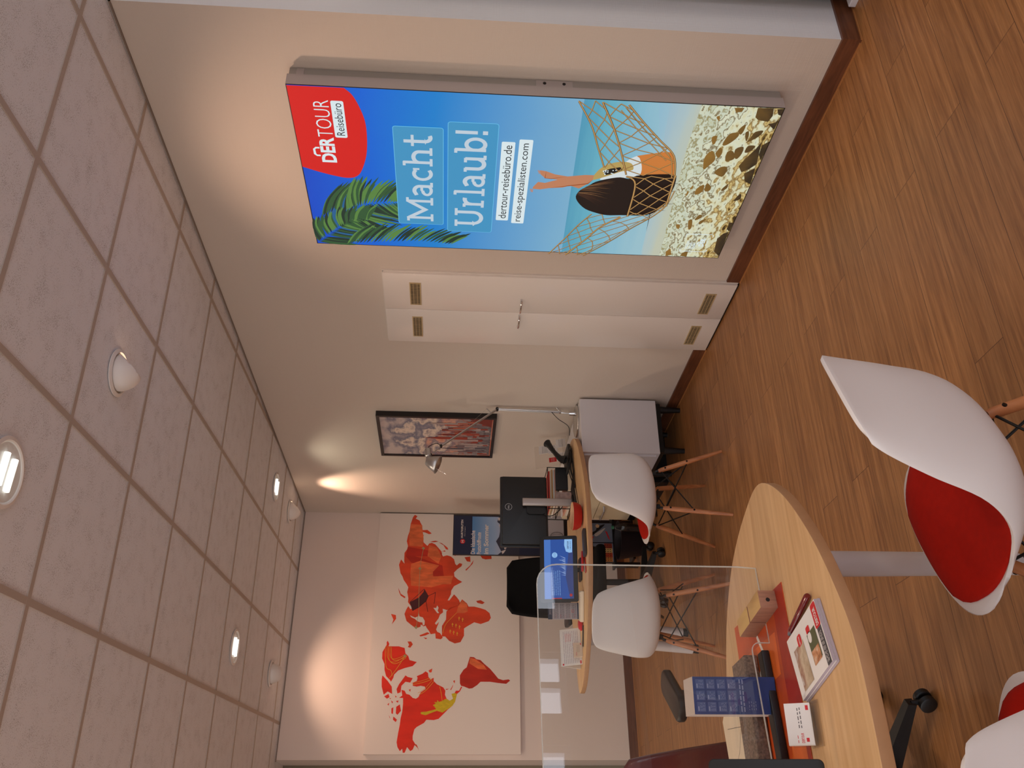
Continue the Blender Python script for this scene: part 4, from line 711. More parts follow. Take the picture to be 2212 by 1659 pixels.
# ================================================================ tub chairs
def lerp_tab(vs, xs, v):
    for i in range(len(vs)-1):
        if v <= vs[i+1]:
            t = (v-vs[i])/(vs[i+1]-vs[i]); n = len(vs)
            g = lambda k: xs[max(0, min(n-1, k))]
            p0, p1, p2, p3 = g(i-1), g(i), g(i+1), g(i+2)
            return 0.5*((2*p1)+(-p0+p2)*t+(2*p0-5*p1+4*p2-p3)*t*t+(-p0+3*p1-3*p2+p3)*t**3)
    return xs[-1]
SV = [0, 0.06, 0.15, 0.3, 0.45, 0.6, 0.75, 0.9, 1]
CY = [0.239, 0.226, 0.163, 0.034, -0.102, -0.185, -0.225, -0.254, -0.272]
CZ = [0.406, 0.425, 0.427, 0.406, 0.395, 0.442, 0.568, 0.728, 0.796]
WX = [0.175, 0.209, 0.217, 0.217, 0.211, 0.199, 0.174, 0.147, 0.123]
RY_ = [0.183, 0.148, 0.093, -0.002, -0.093, -0.156, -0.19, -0.223, -0.245]
RZ_ = [0.407, 0.413, 0.414, 0.433, 0.469, 0.54, 0.645, 0.736, 0.774]
def shell_pt(t, v, off=0):
    v = v-0.055*abs(t)**6*v**10+0.05*abs(t)**6*(1-v)**10   # rounded corners
    a = t*PI/2; w = lerp_tab(SV, WX, v); e = (1-math.cos(a))**1.15
    return Vector((w*math.sin(a), lerp_tab(SV, CY, v)*(1-e)+lerp_tab(SV, RY_, v)*e, lerp_tab(SV, CZ, v)*(1-e)+lerp_tab(SV, RZ_, v)*e))
def shell_n(t, v):
    d = 0.01; a = shell_pt(min(t+d, 1), v)-shell_pt(max(t-d, -1), v); b = shell_pt(t, min(v+d, 1))-shell_pt(t, max(v-d, 0))
    n = b.cross(a).normalized()*-1
    return n if n.z > 0 or v > 0.5 else n
def make_chair(label):
    t = thing('tub_chair', label, 'chair')
    bm = BM(); nu, nv = 28, 34
    g = [[bm.verts.new(shell_pt(-1+2*i/nu, j/nv)) for i in range(nu+1)] for j in range(nv+1)]
    for j in range(nv):
        for i in range(nu): bm.faces.new((g[j][i], g[j][i+1], g[j+1][i+1], g[j+1][i]))
    o = link('shell', bm, M_SHELL, t, local=True); md = o.modifiers.new('thickness', 'SOLIDIFY'); md.thickness = 0.009; md.offset = 0; bv = o.modifiers.new('soft_rim', 'BEVEL'); bv.width = 0.003; bv.segments = 2; bv.limit_method = 'ANGLE'
    # red pad lying in the shell
    bm = BM(); nu, nv = 20, 24; g = []
    for j in range(nv+1):
        v = 0.075+0.435*j/nv; row = []
        for i in range(nu+1):
            s = -1+2*i/nu; q = j/nv
            lim = 0.86*min(1, (math.sin(PI*min(1, max(0, q*0.94+0.03)))+0.001)**0.33)
            p = shell_pt(s*lim, v); n = shell_n(s*lim, v)
            if n.z < 0: n = -n
            h = 0.007+0.014*max(0, 1-abs(s)**4)*min(1, 6*q*(1-q)*1.2)
            row.append(bm.verts.new(p+n*h))
        g.append(row)
    for j in range(nv):
        for i in range(nu): bm.faces.new((g[j][i], g[j][i+1], g[j+1][i+1], g[j+1][i]))
    o = link('seat_pad', bm, M_RED, t, local=True); md = o.modifiers.new('thickness', 'SOLIDIFY'); md.thickness = 0.006; md.offset = -1
    tops = {}
    for sx in (-1, 1):
        for sy in (-1, 1):
            a = Vector((sx*0.120, sy*0.105-0.005, 0.362)); b = Vector((sx*0.205, sy*0.200-0.005, 0.0)); tops[sx, sy] = (a, b)
            bm = BM(); P_ = lambda f: a.lerp(b, f); tube(bm, [P_(0.0), P_(0.05), P_(0.35), P_(0.75), P_(0.97), P_(1)], [0.010, 0.0135, 0.0145, 0.0115, 0.009, 0.008], 14)
            lg = link('leg', bm, M_LEG, t, local=True)
            for f in (0.10, 0.44):
                bm = BM(); c = P_(f); cyl(bm, c+Vector((0, sy*0.012, 0)), c+Vector((0, sy*0.0162, 0)), 0.0055, n=10); link('bolt', bm, M_BLACKM, lg, local=True)
    bm = BM()
    for (k1, k2) in (((-1, -1), (1, -1)), ((1, -1), (1, 1)), ((1, 1), (-1, 1)), ((-1, 1), (-1, -1))):
        a1, b1 = tops[k1]; a2, b2 = tops[k2]; tube(bm, [a1.lerp(b1, 0.03), a2.lerp(b2, 0.46)], 0.0035, 8); tube(bm, [a2.lerp(b2, 0.03), a1.lerp(b1, 0.46)], 0.0035, 8)
    link('wire_brace', bm, M_BLACKM, t, local=True)
    bm = BM()
    for k, (a, b) in tops.items():
        tube(bm, [a.lerp(b, 0.10), a.lerp(b, -0.04), a+Vector((-k[0]*0.015, -k[1]*0.012, 0.022))], 0.0075, 10)
        cyl(bm, (a.x-k[0]*0.015, a.y-k[1]*0.012, 0.378), (a.x-k[0]*0.015, a.y-k[1]*0.012, 0.396), 0.014, n=14)
    box(bm, -0.115, 0.115, -0.006, 0.006, 0.372, 0.380); box(bm, -0.006, 0.006, -0.1, 0.09, 0.372, 0.380)
    link('mount', bm, M_BLACKM, t, local=True)
    return t
def face(deg): return math.radians(deg-90)
CH = make_chair('white tub chair with red pad, whole side in view, right of the near desk')
CH.location = (-2.107, 0.149, 0); CH.rotation_euler = (0, 0, face(114)); CH['group'] = 'white tub chairs'
dup(CH, (-0.945, 3.113, 0), face(97), 'white tub chair with red pad at the right end of the far desk', 'white tub chairs')
dup(CH, (-1.580, 3.259, 0), face(67), 'white tub chair seen from behind through the clear screen, left end of far desk', 'white tub chairs')
dup(CH, (-2.74, 0.07, 0), face(75), 'white tub chair with red pad nearest the camera, cut by the picture corner', 'white tub chairs')

# ================================================================ office chairs
def office_chair(label, x, y, deg, backmat, back_h=1.10, arms=True, seat_z=0.47, base_rot=0, arm_h=0.20, back_off=0):
    t = thing('office_chair', label, 'office chair', (x, y, 0), face(deg))
    M = T(x, y, 0) @ RZ(face(deg))
    bm = BM(); box(bm, -0.24, 0.24, -0.22, 0.25, seat_z-0.04, seat_z+0.03, M, bev=0.028, seg=4); link('seat', bm, M_BLACKF, t)
    bm = BM(); g = []
    for j in range(15):
        f = j/14; z = seat_z+0.09+(back_h-seat_z-0.09)*f; w = 0.235-0.045*f**3-(0.05 if j in (0, 14) else 0)
        row = []
        for i in range(13):
            s = -1+2*i/12; row.append(bm.verts.new(M @ Vector((w*s, back_off-0.27-0.07*f+0.045*abs(s)**2.2-0.02*math.sin(f*PI), z))))
        g.append(row)
    for j in range(14):
        for i in range(12): bm.faces.new((g[j][i], g[j][i+1], g[j+1][i+1], g[j+1][i]))
    o = link('backrest', bm, backmat, t); md = o.modifiers.new('thickness', 'SOLIDIFY'); md.thickness = 0.035; md.offset = 0; bv = o.modifiers.new('soft', 'BEVEL'); bv.width = 0.012; bv.segments = 3; bv.limit_method = 'ANGLE'; bv.angle_limit = 0.9
    bm = BM(); tube(bm, [M @ Vector(p) for p in ((0, -0.10, seat_z-0.05), (0, back_off-0.27, seat_z-0.04), (0, back_off-0.325, seat_z+0.08), (0, back_off-0.335, seat_z+0.30))], 0.022, 10); link('back_bar', bm, M_BLACK, t)
    if arms:
        for s in (-1, 1):
            bm = BM(); tube(bm, [M @ Vector(p) for p in ((s*0.20, -0.14, seat_z-0.045), (s*0.27, -0.13, seat_z-0.03), (s*0.285, -0.09, seat_z+0.08), (s*0.285, -0.0, seat_z+arm_h))], 0.018, 10)
            a = link('arm_post', bm, M_BLACK, t)
            bm = BM(); prism(bm, rrect(0.085, 0.25, 0.038, 6, s*0.28, 0.01), seat_z+arm_h, seat_z+arm_h+0.028, M, bev=0.008); link('arm_pad', bm, M_BLACK, a)
    bm = BM(); cyl(bm, M @ Vector((0, 0, 0.09)), M @ Vector((0, 0, seat_z-0.04)), 0.026, 0.022, 18); link('gas_lift', bm, M_BLACKM, t)
    hub = BM(); cyl(hub, M @ Vector((0, 0, 0.07)), M @ Vector((0, 0, 0.14)), 0.045, 0.036, 20)
    for k in range(5):
        a = 2*PI*k/5+base_rot; d = Vector((math.cos(a), math.sin(a), 0)); e = Vector((-d.y, d.x, 0))
        p0, p1 = d*0.03, d*0.30; vs = []
        for p, w, z0, z1 in ((p0, 0.030, 0.075, 0.135), (p1, 0.018, 0.062, 0.088)):
            for q in ((p-e*w, z0), (p+e*w, z0), (p+e*w*0.8, z1), (p-e*w*0.8, z1)): vs.append(hub.verts.new(M @ (q[0]+Vector((0, 0, q[1])))))
        for q in ((3, 2, 1, 0), (4, 5, 6, 7), (0, 1, 5, 4), (1, 2, 6, 5), (2, 3, 7, 6), (3, 0, 4, 7)): hub.faces.new([vs[i] for i in q])
        bm = BM(); c = d*0.305
        for s in (-1, 1): tube(bm, [M @ (c+e*s*0.006+Vector((0, 0, 0.0275))), M @ (c+e*s*0.009+Vector((0, 0, 0.0275))), M @ (c+e*s*0.026+Vector((0, 0, 0.0275))), M @ (c+e*s*0.029+Vector((0, 0, 0.0275)))], [0.022, 0.0270, 0.0270, 0.022], 24)
        cyl(bm, M @ (c+Vector((0, 0, 0.0275))), M @ (d*0.295+Vector((0, 0, 0.072))), 0.009, n=12)
        link('caster', bm, M_BLACK, t)
    link('star_base', hub, M_BLACK, t)
    return t
office_chair('black office chair behind the far desk, below the world map', -0.96, 4.73, 262, M_BLACKF, 1.11, True, 0.47, 0.95)
m_back = mat('black_mesh_red_back', C(84, 8, 18), 0.35, coat=0.4)
office_chair('black office chair with dark red backrest, turned sideways behind the near desk', -2.575, 1.48, 55, m_back, 1.04, True, 0.50, -0.20, 0.305, 0.06)

# ================================================================ desks
def desk(label, pts, ztop, legs, th=0.028, name='desk'):
    cx = sum(p[0] for p in pts)/len(pts); cy = sum(p[1] for p in pts)/len(pts)
    t = thing(name, label, 'desk', (cx, cy, 0))
    poly = catmull(pts, 6); bm = BM(); prism(bm, poly, ztop-th, ztop, T(0, 0, 0), bev=0.0015)
    o = link('desktop', bm, [M_DESK, M_DESKE], t, True)
    for p in o.data.polygons:
        if p.normal.z < 0.5: p.material_index = 1
    for (xa, ya, xb, yb_) in legs:
        bm = BM(); tube(bm, [(xa, ya, ztop-th-0.001), (xb, yb_, 0.035)], [0.034, 0.029], 28); l = link('leg', bm, M_GREYLEG, t)
        bm = BM(); cyl(bm, (xb, yb_, 0.036), (xb, yb_, 0.0), 0.024, 0.028, 24); link('foot', bm, M_BLACK, l)
    bm = BM(); box(bm, cx-0.45, cx+0.45, cy-0.03, cy+0.03, ztop-th-0.042, ztop-th-0.001); link('cross_rail', bm, M_GREYLEG, t, False)
    return t
desk('far boat-shaped beech desk with a screen, calendars and red bowl on it', [(-1.885, 3.92), (-1.83, 3.77), (-1.65, 3.585), (-1.49, 3.475), (-1.25, 3.375), (-1.0, 3.335), (-0.74, 3.375), (-0.50, 3.50), (-0.33, 3.64), (-0.245, 3.80), (-0.24, 3.96), (-0.35, 4.12), (-0.8, 4.22), (-1.23, 4.2), (-1.675, 4.065), (-1.85, 3.99)], 0.74,
     [(-1.58, 3.85, -1.63, 3.878), (-1.45, 4.05, -1.48, 4.08)])
desk('near boat-shaped beech desk carrying the clear protective screen', [(-1.945, 0.53), (-1.975, 0.66), (-2.05, 0.80), (-2.154, 0.906), (-2.29, 0.985), (-2.50, 1.05), (-2.85, 1.08), (-3.2, 1.04), (-3.55, 0.90), (-3.70, 0.68), (-3.62, 0.40), (-3.35, 0.22), (-3.0, 0.150), (-2.67, 0.142), (-2.45, 0.150), (-2.308, 0.198), (-2.16, 0.28), (-2.02, 0.40)], 0.74,
     [(-2.15, 0.56, -2.125, 0.61), (-3.45, 0.55, -3.50, 0.55), (-2.9, 0.9, -2.9, 0.95)])

# clear protective screen on the near desk
a = Vector((-2.134, 0.6385, 0)); d = Vector((-0.9929, -0.1186, 0)); nrm = Vector((d.y, -d.x, 0))
t = thing('protective_screen', 'clear acrylic protective screen standing on the near desk', 'screen', (a.x+d.x*0.4, a.y+d.y*0.4, 0.7405))
MP = Matrix(((d.x, 0, nrm.x, a.x), (d.y, 0, nrm.y, a.y), (0, 1, 0, 0), (0, 0, 0, 1)))
Lp = 1.05; z0 = 0.7415; zt = 1.322; g0, g1, gz = 0.205, 0.84, 0.789
def arcp(cx, cz, r, a0, a1, n=6): return [(cx+r*math.cos(math.radians(a0+(a1-a0)*k/n)), cz+r*math.sin(math.radians(a0+(a1-a0)*k/n))) for k in range(n+1)]
out = [(0.004, z0), (0.0, z0+0.05)]+arcp(0.055, zt-0.055, 0.055, 180, 90)+arcp(Lp-0.055, zt-0.055, 0.055, 90, 0)+[(Lp, z0), (g1, z0), (g1, gz-0.02)]+arcp(g1-0.02, gz-0.02, 0.02, 0, 90, 4)+arcp(g0+0.02, gz-0.02, 0.02, 90, 180, 4)+[(g0, z0)]
bm = BM(); prism(bm, out, -0.002, 0.002, MP); o = link('pane', bm, [M_ACRYL], t, False)
bm = BM(); n = len(out)
inn = []
cc = Vector((Lp/2, 1.03))
for k in range(n):
    p = Vector(out[k]); q0 = Vector(out[k-1]); q1 = Vector(out[(k+1) % n]); e1 = (p-q0).normalized(); e2 = (q1-p).normalized(); nn = Vector((e1.y, -e1.x))+Vector((e2.y, -e2.x))
    nn = nn.normalized() if nn.length > 1e-6 else Vector((0, 1)); inn.append(tuple(p-nn*(-0.0022)))
vo = [bm.verts.new(MP @ Vector((p[0], p[1], 0.0021))) for p in out]; vi = [bm.verts.new(MP @ Vector((p[0], p[1], 0.0021))) for p in inn]
wo = [bm.verts.new(MP @ Vector((p[0], p[1], -0.0021))) for p in out]; wi = [bm.verts.new(MP @ Vector((p[0], p[1], -0.0021))) for p in inn]
for k in range(n):
    j = (k+1) % n
    bm.faces.new((vo[k], vo[j], vi[j], vi[k])); bm.faces.new((wo[k], wi[k], wi[j], wo[j])); bm.faces.new((vo[k], wo[k], wo[j], vo[j])); bm.faces.new((vi[k], vi[j], wi[j], wi[k]))
link('cut_edge', bm, M_ACEDGE, t, False)
# wooden block holding it
def block(cx, cy, label):
    t = thing('wooden_block', label, 'block', (cx, cy, 0.7415), math.radians(9))
    M = T(cx, cy, 0.7415) @ RZ(math.radians(9))
    m1 = wood('laminated_beech_%s' % label[:4], C(204, 162, 104), C(224, 184, 120), (16, 2, 16), 0.5)
    m2 = mat('block_end_grain', C(164, 116, 92), 0.6, var=0.18, vscale=200, stretch=(1, 1, 0.1))
    bm = BM()
    box(bm, -0.0225, 0.0225, -0.093, -0.003, 0, 0.044, M, bev=0.0012); box(bm, -0.0225, 0.0225, 0.003, 0.093, 0, 0.044, M, bev=0.0012); box(bm, -0.0225, 0.0225, -0.003, 0.003, 0, 0.0008, M)
    o = link('block', bm, [m1, m2], t)
    for p in o.data.polygons:
        if abs(p.normal.z) < 0.5: p.material_index = 1
    bm = BM(); cyl(bm, M @ Vector((-0.002, -0.0935, 0.022)), M @ Vector((-0.002, -0.0928, 0.022)), 0.0052, n=20); link('screw_hole', bm, M_BLACK, t)
block(-2.265, 0.617, 'laminated wooden block gripping the foot of the clear screen')
# ================================================================ things on the near desk
ZT = 0.7405
S = Sheet((0, 0, ZT+0.0015), (1, 0, 0), (0, 1, 0))
t = thing('desk_mat', 'orange red printed desk mat lying on the near desk', 'desk mat', (-2.55, 0.67, ZT))
bm = BM(); mq = [(-2.222, 0.478), (-2.238, 0.872), (-2.86, 0.84), (-2.845, 0.452)]; prism(bm, mq[::-1], ZT, ZT+0.0014); link('mat', bm, mat('mat_orange', C(204, 82, 32), 0.4, var=0.2, vscale=9), t, False)
m_mr = mat('mat_red', C(168, 48, 26), 0.4, var=0.15, vscale=20); m_mo = mat('mat_bright_orange', C(228, 108, 40), 0.4, var=0.15, vscale=14)
S.poly([(-2.223, 0.479), (-2.227, 0.56), (-2.845, 0.53), (-2.845, 0.453)], m_mr); S.up(0.0001); S.poly([(-2.32, 0.57), (-2.33, 0.80), (-2.45, 0.83), (-2.42, 0.57)], m_mo); S.poly([(-2.5, 0.49), (-2.5, 0.55), (-2.62, 0.58), (-2.66, 0.48)], m_mo)
S.up(); S.stroke([(-2.30, 0.70), (-2.36, 0.66), (-2.40, 0.72)], 0.012, M_PAPER)
S.done('print', t)
# brochures
def flatbook(name, label, cat, q, z0, th, cover, group=None, pages=M_PAPER):
    cx = sum(p[0] for p in q)/4; cy = sum(p[1] for p in q)/4
    t = thing(name, label, cat, (cx, cy, z0), 0, group)
    bm = BM(); prism(bm, q, z0, z0+th); link('pages', bm, pages, t, False)
    S = Sheet(Vector((q[0][0], q[0][1], z0+th+0.0004)), (Vector((q[1][0]-q[0][0], q[1][1]-q[0][1], 0))).normalized(), (Vector((q[3][0]-q[0][0], q[3][1]-q[0][1], 0))).normalized())
    cover(S, (Vector(q[1])-Vector(q[0])).length, (Vector(q[3])-Vector(q[0])).length); S.done('cover', t)
    return t
m_gr1 = mat('brochure_dark_band', C(70, 68, 72), 0.4); m_bred = mat('brochure_red', C(216, 36, 44), 0.4); m_olive = mat('brochure_olive', C(92, 96, 62), 0.4)
m_land = ramp_emit('brochure_landscape', [(0, C(150, 120, 90)), (0.35, C(214, 196, 170)), (0.6, C(170, 130, 110)), (0.8, C(226, 224, 220)), (1, C(90, 140, 210))], 0.32, 0.48, 0.9, (30, 30, 30), em=0, axis=1)
m_land2 = ramp_emit('brochure_food', [(0, C(120, 70, 40)), (0.5, C(208, 150, 110)), (1, C(226, 220, 200))], 0.70, 0.81, 1.6, (70, 70, 70), em=0, axis=2)
def cov(S, w, h):
    S.rect(0, w, 0, h, M_PAPER); S.up()
    S.rect(w*0.0, w*0.62, h*0.80, h*0.96, m_gr1)
    S.rect(0.0, 0.0, 0, 0.001, M_PAPER)
# q order: lower left as read by the customer, then right along the near edge
P1_ = (-2.457, 0.236); P2_ = (-2.319, 0.277); P3_ = (-2.371, 0.468); P4_ = (-2.505, 0.428)
def cov1(S, w, h):
    # S.U runs from P1 to P2 (near edge), S.V away from the customer
    S.rect(0, w, 0, h, M_PAPER); S.up()
    S.rect(0.0, 0.085, 0.004, 0.026, m_gr1); S.up(0.0001); S.rect(0.085, w-0.002, 0.002, 0.030, m_bred, 0.006)
    S.rect(0.030, 0.100, 0.036, 0.085, m_olive); S.up(0.0001); S.rect(0.028, 0.060, 0.040, 0.084, m_land2); S.up(0.0001); S.poly([(0.09+0.013*math.cos(k*PI/8), 0.072+0.010*math.sin(k*PI/8)) for k in range(16)], M_PAPER); S.rect(0.100, 0.116, 0.062, 0.082, m_bred, 0.004)
    S.rect(0.010, 0.105, 0.110, 0.172, m_land); S.up(0.0001); S.rect(0.098, 0.124, 0.116, 0.140, m_bred, 0.007)
    S.up(); S.text('DERTOUR', 0.090, 0.008, 0.040, 0.014, M_PAPER, 0.02); S.text('DERTOUR', 0.100, 0.124, 0.020, 0.006, M_PAPER, 0.02); lines_of_text(S, 0.006, 0.075, 0.008, 0.022, 3, M_PAPER, 0.3)
m_bpage = mat('brochure_page_edge', C(176, 164, 176), 0.6)
flatbook('brochure', 'white travel brochure with red and photo panels, top one of the stack', 'brochure', [P1_, P2_, P3_, P4_], ZT+0.0075, 0.006, cov1, 'stacked travel brochures', m_bpage)
flatbook('brochure', 'lower travel brochure of the stack, only its grey page edges show', 'brochure', [(P1_[0]-0.002, P1_[1]-0.002), (P2_[0]+0.001, P2_[1]-0.002), (P3_[0]+0.001, P3_[1]), (P4_[0]-0.002, P4_[1])], ZT+0.0006, 0.006, lambda S, w, h: S.rect(0, w, 0, h, M_PAPER), 'stacked travel brochures', m_bpage)
# felt pen beside the brochures
t = thing('pen', 'dark red marker pen beside the travel brochures', 'pen', (-2.335, 0.385, ZT))
pa = Vector((-2.300, 0.318, ZT+0.0082)); pb = Vector((-2.352, 0.462, ZT+0.0082))
bm = BM(); tube(bm, [pa, pa.lerp(pb, 0.02), pa.lerp(pb, 0.5), pa.lerp(pb, 0.9)], [0.006, 0.0078, 0.0078, 0.0070], 16); link('barrel', bm, mat('pen_dark_red', C(110, 12, 16), 0.25, coat=0.5), t)
bm = BM(); cyl(bm, pa.lerp(pb, 0.9), pb, 0.0066, 0.004, 14); link('tip', bm, mat('pen_grey', C(120, 124, 132), 0.4), t)
# business cards in a clear holder
t = thing('card_holder', 'clear holder with white business cards on the near desk', 'card holder', (-2.555, 0.42, ZT), math.radians(-2))
M = T(-2.555, 0.415, ZT) @ RZ(math.radians(-2))
tilt = RX(math.radians(-24))
bm = BM(); box(bm, -0.047, 0.047, -0.034, 0.03, 0.0005, 0.0025, M); box(bm, -0.047, 0.047, -0.036, -0.034, 0.0005, 0.020, M)
box(bm, -0.045, 0.045, 0.006, 0.008, 0.005, 0.052, M @ tilt)
link('holder', bm, glass('holder_acrylic', (0.93, 0.92, 0.90, 1), 0.1), t, False)
bm = BM(); box(bm, -0.0425, 0.0425, -0.018, 0.004, 0.006, 0.060, M @ tilt); tag(link('business_card_stack', bm, M_PAPER, None, False), 'stack of white business cards in the clear holder on the near desk', 'business cards')
Mx = M @ tilt; S = Sheet(Mx @ Vector((-0.0425, -0.0184, 0.006)), Mx.to_3x3() @ Vector((1, 0, 0)), Mx.to_3x3() @ Vector((0, 0, 1)))
S.rect(0, 0.085, 0, 0.054, M_PAPER); S.up(0.0002); S.rect(0.070, 0.080, 0.004, 0.010, m_bred); S.text('DERTOUR', 0.004, 0.020, 0.020, 0.006, m_bred, 0.02); S.rect(0.006, 0.014, 0.010, 0.016, m_bred); lines_of_text(S, 0.034, 0.078, 0.020, 0.030, 2, M_INK); lines_of_text(S, 0.004, 0.024, 0.030, 0.036, 1, m_bred, 0.2)
o = S.done('card_print', bpy.data.objects['business_card_stack'])
# granite-look slab, blue calendar block, cream papers, dark monitor at the edge
SP = mat('speckled_stone', C(116, 96, 84), 0.7, var=0.55, vscale=170)
bm = BM(); prism(bm, [(-2.345, 0.715), (-2.352, 0.82), (-2.72, 0.80), (-2.71, 0.700)][::-1], ZT+0.002, ZT+0.040, bev=0.004)
tag(link('speckled_tray', bm, SP), 'long speckled brown slab behind the clear screen on the near desk', 'tray')
bm = BM(); prism(bm, [(-2.352, 0.625), (-2.355, 0.66), (-2.70, 0.62), (-2.70, 0.588)][::-1], ZT+0.002, ZT+0.022, bev=0.003)
tag(link('black_bar', bm, M_BLACK), 'flat black bar under the clear screen in front of the speckled slab', 'bar')
cx, cy = -2.458, 0.662
t = thing('calendar_block', 'tall blue printed calendar box standing behind the clear screen', 'calendar', (cx, cy, ZT+0.0405), math.radians(-8))
M = T(cx, cy, ZT+0.0) @ RZ(math.radians(-5)); zb = 0.004
bm = BM(); box(bm, -0.043, 0.043, -0.046, 0.04, zb, 0.208, M); o = link('box', bm, [mat('calendar_white', C(206, 190, 180), 0.5)], t, False)
Mx = M; S = Sheet(Mx @ Vector((-0.043, -0.0465, zb)), Mx.to_3x3() @ Vector((1, 0, 0)), Mx.to_3x3() @ Vector((0, 0, 1)))
mb1 = mat('calendar_blue', C(34, 62, 122), 0.4, var=0.12, vscale=30); mb2 = mat('calendar_light_blue', C(74, 92, 142), 0.4); mb3 = mat('calendar_numerals', C(142, 150, 184), 0.5)
S.rect(0, 0.086, 0, 0.204, mb1); S.up(0.0002)
for r in range(4):
    for c in range(3):
        u0 = 0.006+c*0.026; v0 = 0.098+r*0.026; S.rect(u0, u0+0.022, v0, v0+0.021, mb2)
for r in range(4):
    for c in range(3):
        u0 = 0.006+c*0.026; v0 = 0.098+r*0.026; S.h += 0.0001; lines_of_text(S, u0+0.002, u0+0.020, v0+0.002, v0+0.014, 4, mb3, 0.3); S.rect(u0+0.002, u0+0.012, v0+0.016, v0+0.019, mb3); S.h -= 0.0001
S.up(0.0002); lines_of_text(S, 0.006, 0.080, 0.078, 0.092, 2, mb3, 0.4); lines_of_text(S, 0.010, 0.030, 0.050, 0.072, 4, mb3, 0.2)
S.done('front_print', t)
t = thing('paper_stack', 'cream paper block with slanted corner behind the clear screen', 'papers', (-2.54, 0.88, ZT))
bm = BM(); prism(bm, [(-2.44, 0.99), (-2.465, 1.02), (-2.63, 0.99), (-2.61, 0.81), (-2.475, 0.825)], ZT+0.001, ZT+0.022); link('sheets', bm, mat('cream_paper', C(236, 214, 184), 0.7), t, False)
S = Sheet((0, 0, ZT+0.0224), (1, 0, 0), (0, 1, 0)); S.stroke([(-2.49, 0.98), (-2.50, 0.85)], 0.0012, M_INK); S.stroke([(-2.50, 0.86), (-2.56, 0.90), (-2.60, 0.96)], 0.0012, M_INK); lines_of_text(S, -2.60, -2.52, 0.83, 0.86, 3, M_INK, 0.12); S.done('print', t)
def tablet(label, x, y, rz, tilt, lit=True):
    # customer screen on a short stand, facing the visitor's chairs
    t = thing('tablet', label, 'tablet', (x, y, ZT), rz)
    M = T(x, y, ZT+0.028) @ RZ(rz) @ RX(tilt); M0 = T(x, y, ZT) @ RZ(rz)
    bm = BM(); prism(bm, rrect(0.405, 0.232, 0.012, 5, 0, 0.116), -0.012, 0.0, M @ RX(PI/2), bev=0.002); link('housing', bm, M_BLACK, t)
    bm = BM(); prism(bm, rrect(0.14, 0.10, 0.02, 4, 0, 0.055), 0.001, 0.010, M0); tube(bm, [M0 @ Vector((0, 0.06, 0.008)), M0 @ Vector((0, 0.04, 0.12))], 0.014, 10); link('stand', bm, M_BLACK, t)
    S = Sheet(M @ Vector((-0.2025, -0.0008, 0)), M.to_3x3() @ Vector((1, 0, 0)), M.to_3x3() @ Vector((0, 0, 1)))
    if not lit:
        S.rect(0.018, 0.387, 0.022, 0.212, mat('screen_off', C(14, 16, 22), 0.12)); S.done('display', t); return t
    sb = [E('screen_blue_%d' % i, c) for i, c in enumerate((C(38, 76, 150), C(66, 110, 184), C(50, 62, 112), C(138, 182, 228), C(150, 172, 214), C(20, 30, 80)))]
    S.rect(0.018, 0.382, 0.028, 0.205, sb[0]); S.up(0.0003); S.rect(0.018, 0.382, 0.165, 0.205, sb[1]); S.poly([(0.018, 0.028), (0.382, 0.028), (0.382, 0.045), (0.25, 0.06), (0.15, 0.075), (0.018, 0.05)], sb[2]); S.up(0.0003)
    S.poly([(0.382, 0.030), (0.382, 0.078), (0.345, 0.080), (0.306, 0.070), (0.298, 0.050), (0.300, 0.032)], sb[3]); S.poly([(0.285+0.017*math.cos(k*PI/12), 0.140+0.017*math.sin(k*PI/12)) for k in range(24)], sb[3])
    for k in range(14): a_ = 0.16+k*0.008; S.stroke([(a_, 0.075), (a_+0.01+random.uniform(-.01, .01), 0.092+random.uniform(0, 0.03))], 0.004, sb[4], True)
    S.up(0.0003); S.text('DERTOUR', 0.322, 0.052, 0.048, 0.010, sb[5], 0.02); lines_of_text(S, 0.318, 0.372, 0.038, 0.046, 1, sb[5]); lines_of_text(S, 0.272, 0.298, 0.132, 0.148, 3, sb[5], 0.25); lines_of_text(S, 0.04, 0.19, 0.105, 0.165, 5, sb[3], 0.18); S.poly([(0.04+0.009*math.cos(k*PI/8), 0.045+0.009*math.sin(k*PI/8)) for k in range(16)], m_bred); S.rect(0.018, 0.024, 0.10, 0.160, m_bred)
    S.done('display', t); return t
tablet('black customer tablet at the left end of the near desk, screen dark', -2.835, 0.355, math.radians(-6), math.radians(-14), False)

# ================================================================ sideboards along the right wall
def cabinet(name, label, y0, y1, x0, z0, z1, front, legs=True):
    t = thing(name, label, 'cabinet', ((x0-0.003)/2, (y0+y1)/2, 0))
    bm = BM(); box(bm, x0, -0.015, y0, y1, z0, z1, bev=0.002); link('carcass', bm, M_WHITEM, t, False)
    front(t)
    if legs:
        bm = BM(); box(bm, x0+0.02, -0.03, y0+0.02, y1-0.02, z0-0.035, z0-0.0005); link('under_frame', bm, M_BLACKM, t, False)
        for (x, y) in ((x0+0.045, y0+0.05), (-0.06, y0+0.05), (x0+0.045, y1-0.05), (-0.06, y1-0.05)):
            bm = BM(); tube(bm, [(x, y, z0-0.02), (x, y, 0.0)], [0.027, 0.017], 14); link('leg', bm, M_BLACK, t)
    return t
def front1(t):
    bm = BM(); box(bm, -0.425, -0.4135, 3.66, 4.09, 0.20, 0.685, bev=0.001); d = link('door', bm, M_WHITEM, t, False)
    bm = BM(); box(bm, -0.44, -0.426, 3.85, 3.90, 0.56, 0.565); link('handle', bm, M_ALU, d, False)
cabinet('sideboard', 'white sideboard on black legs beside the right wall, near end in view', 3.635, 4.12, -0.413, 0.178, 0.70, front1)
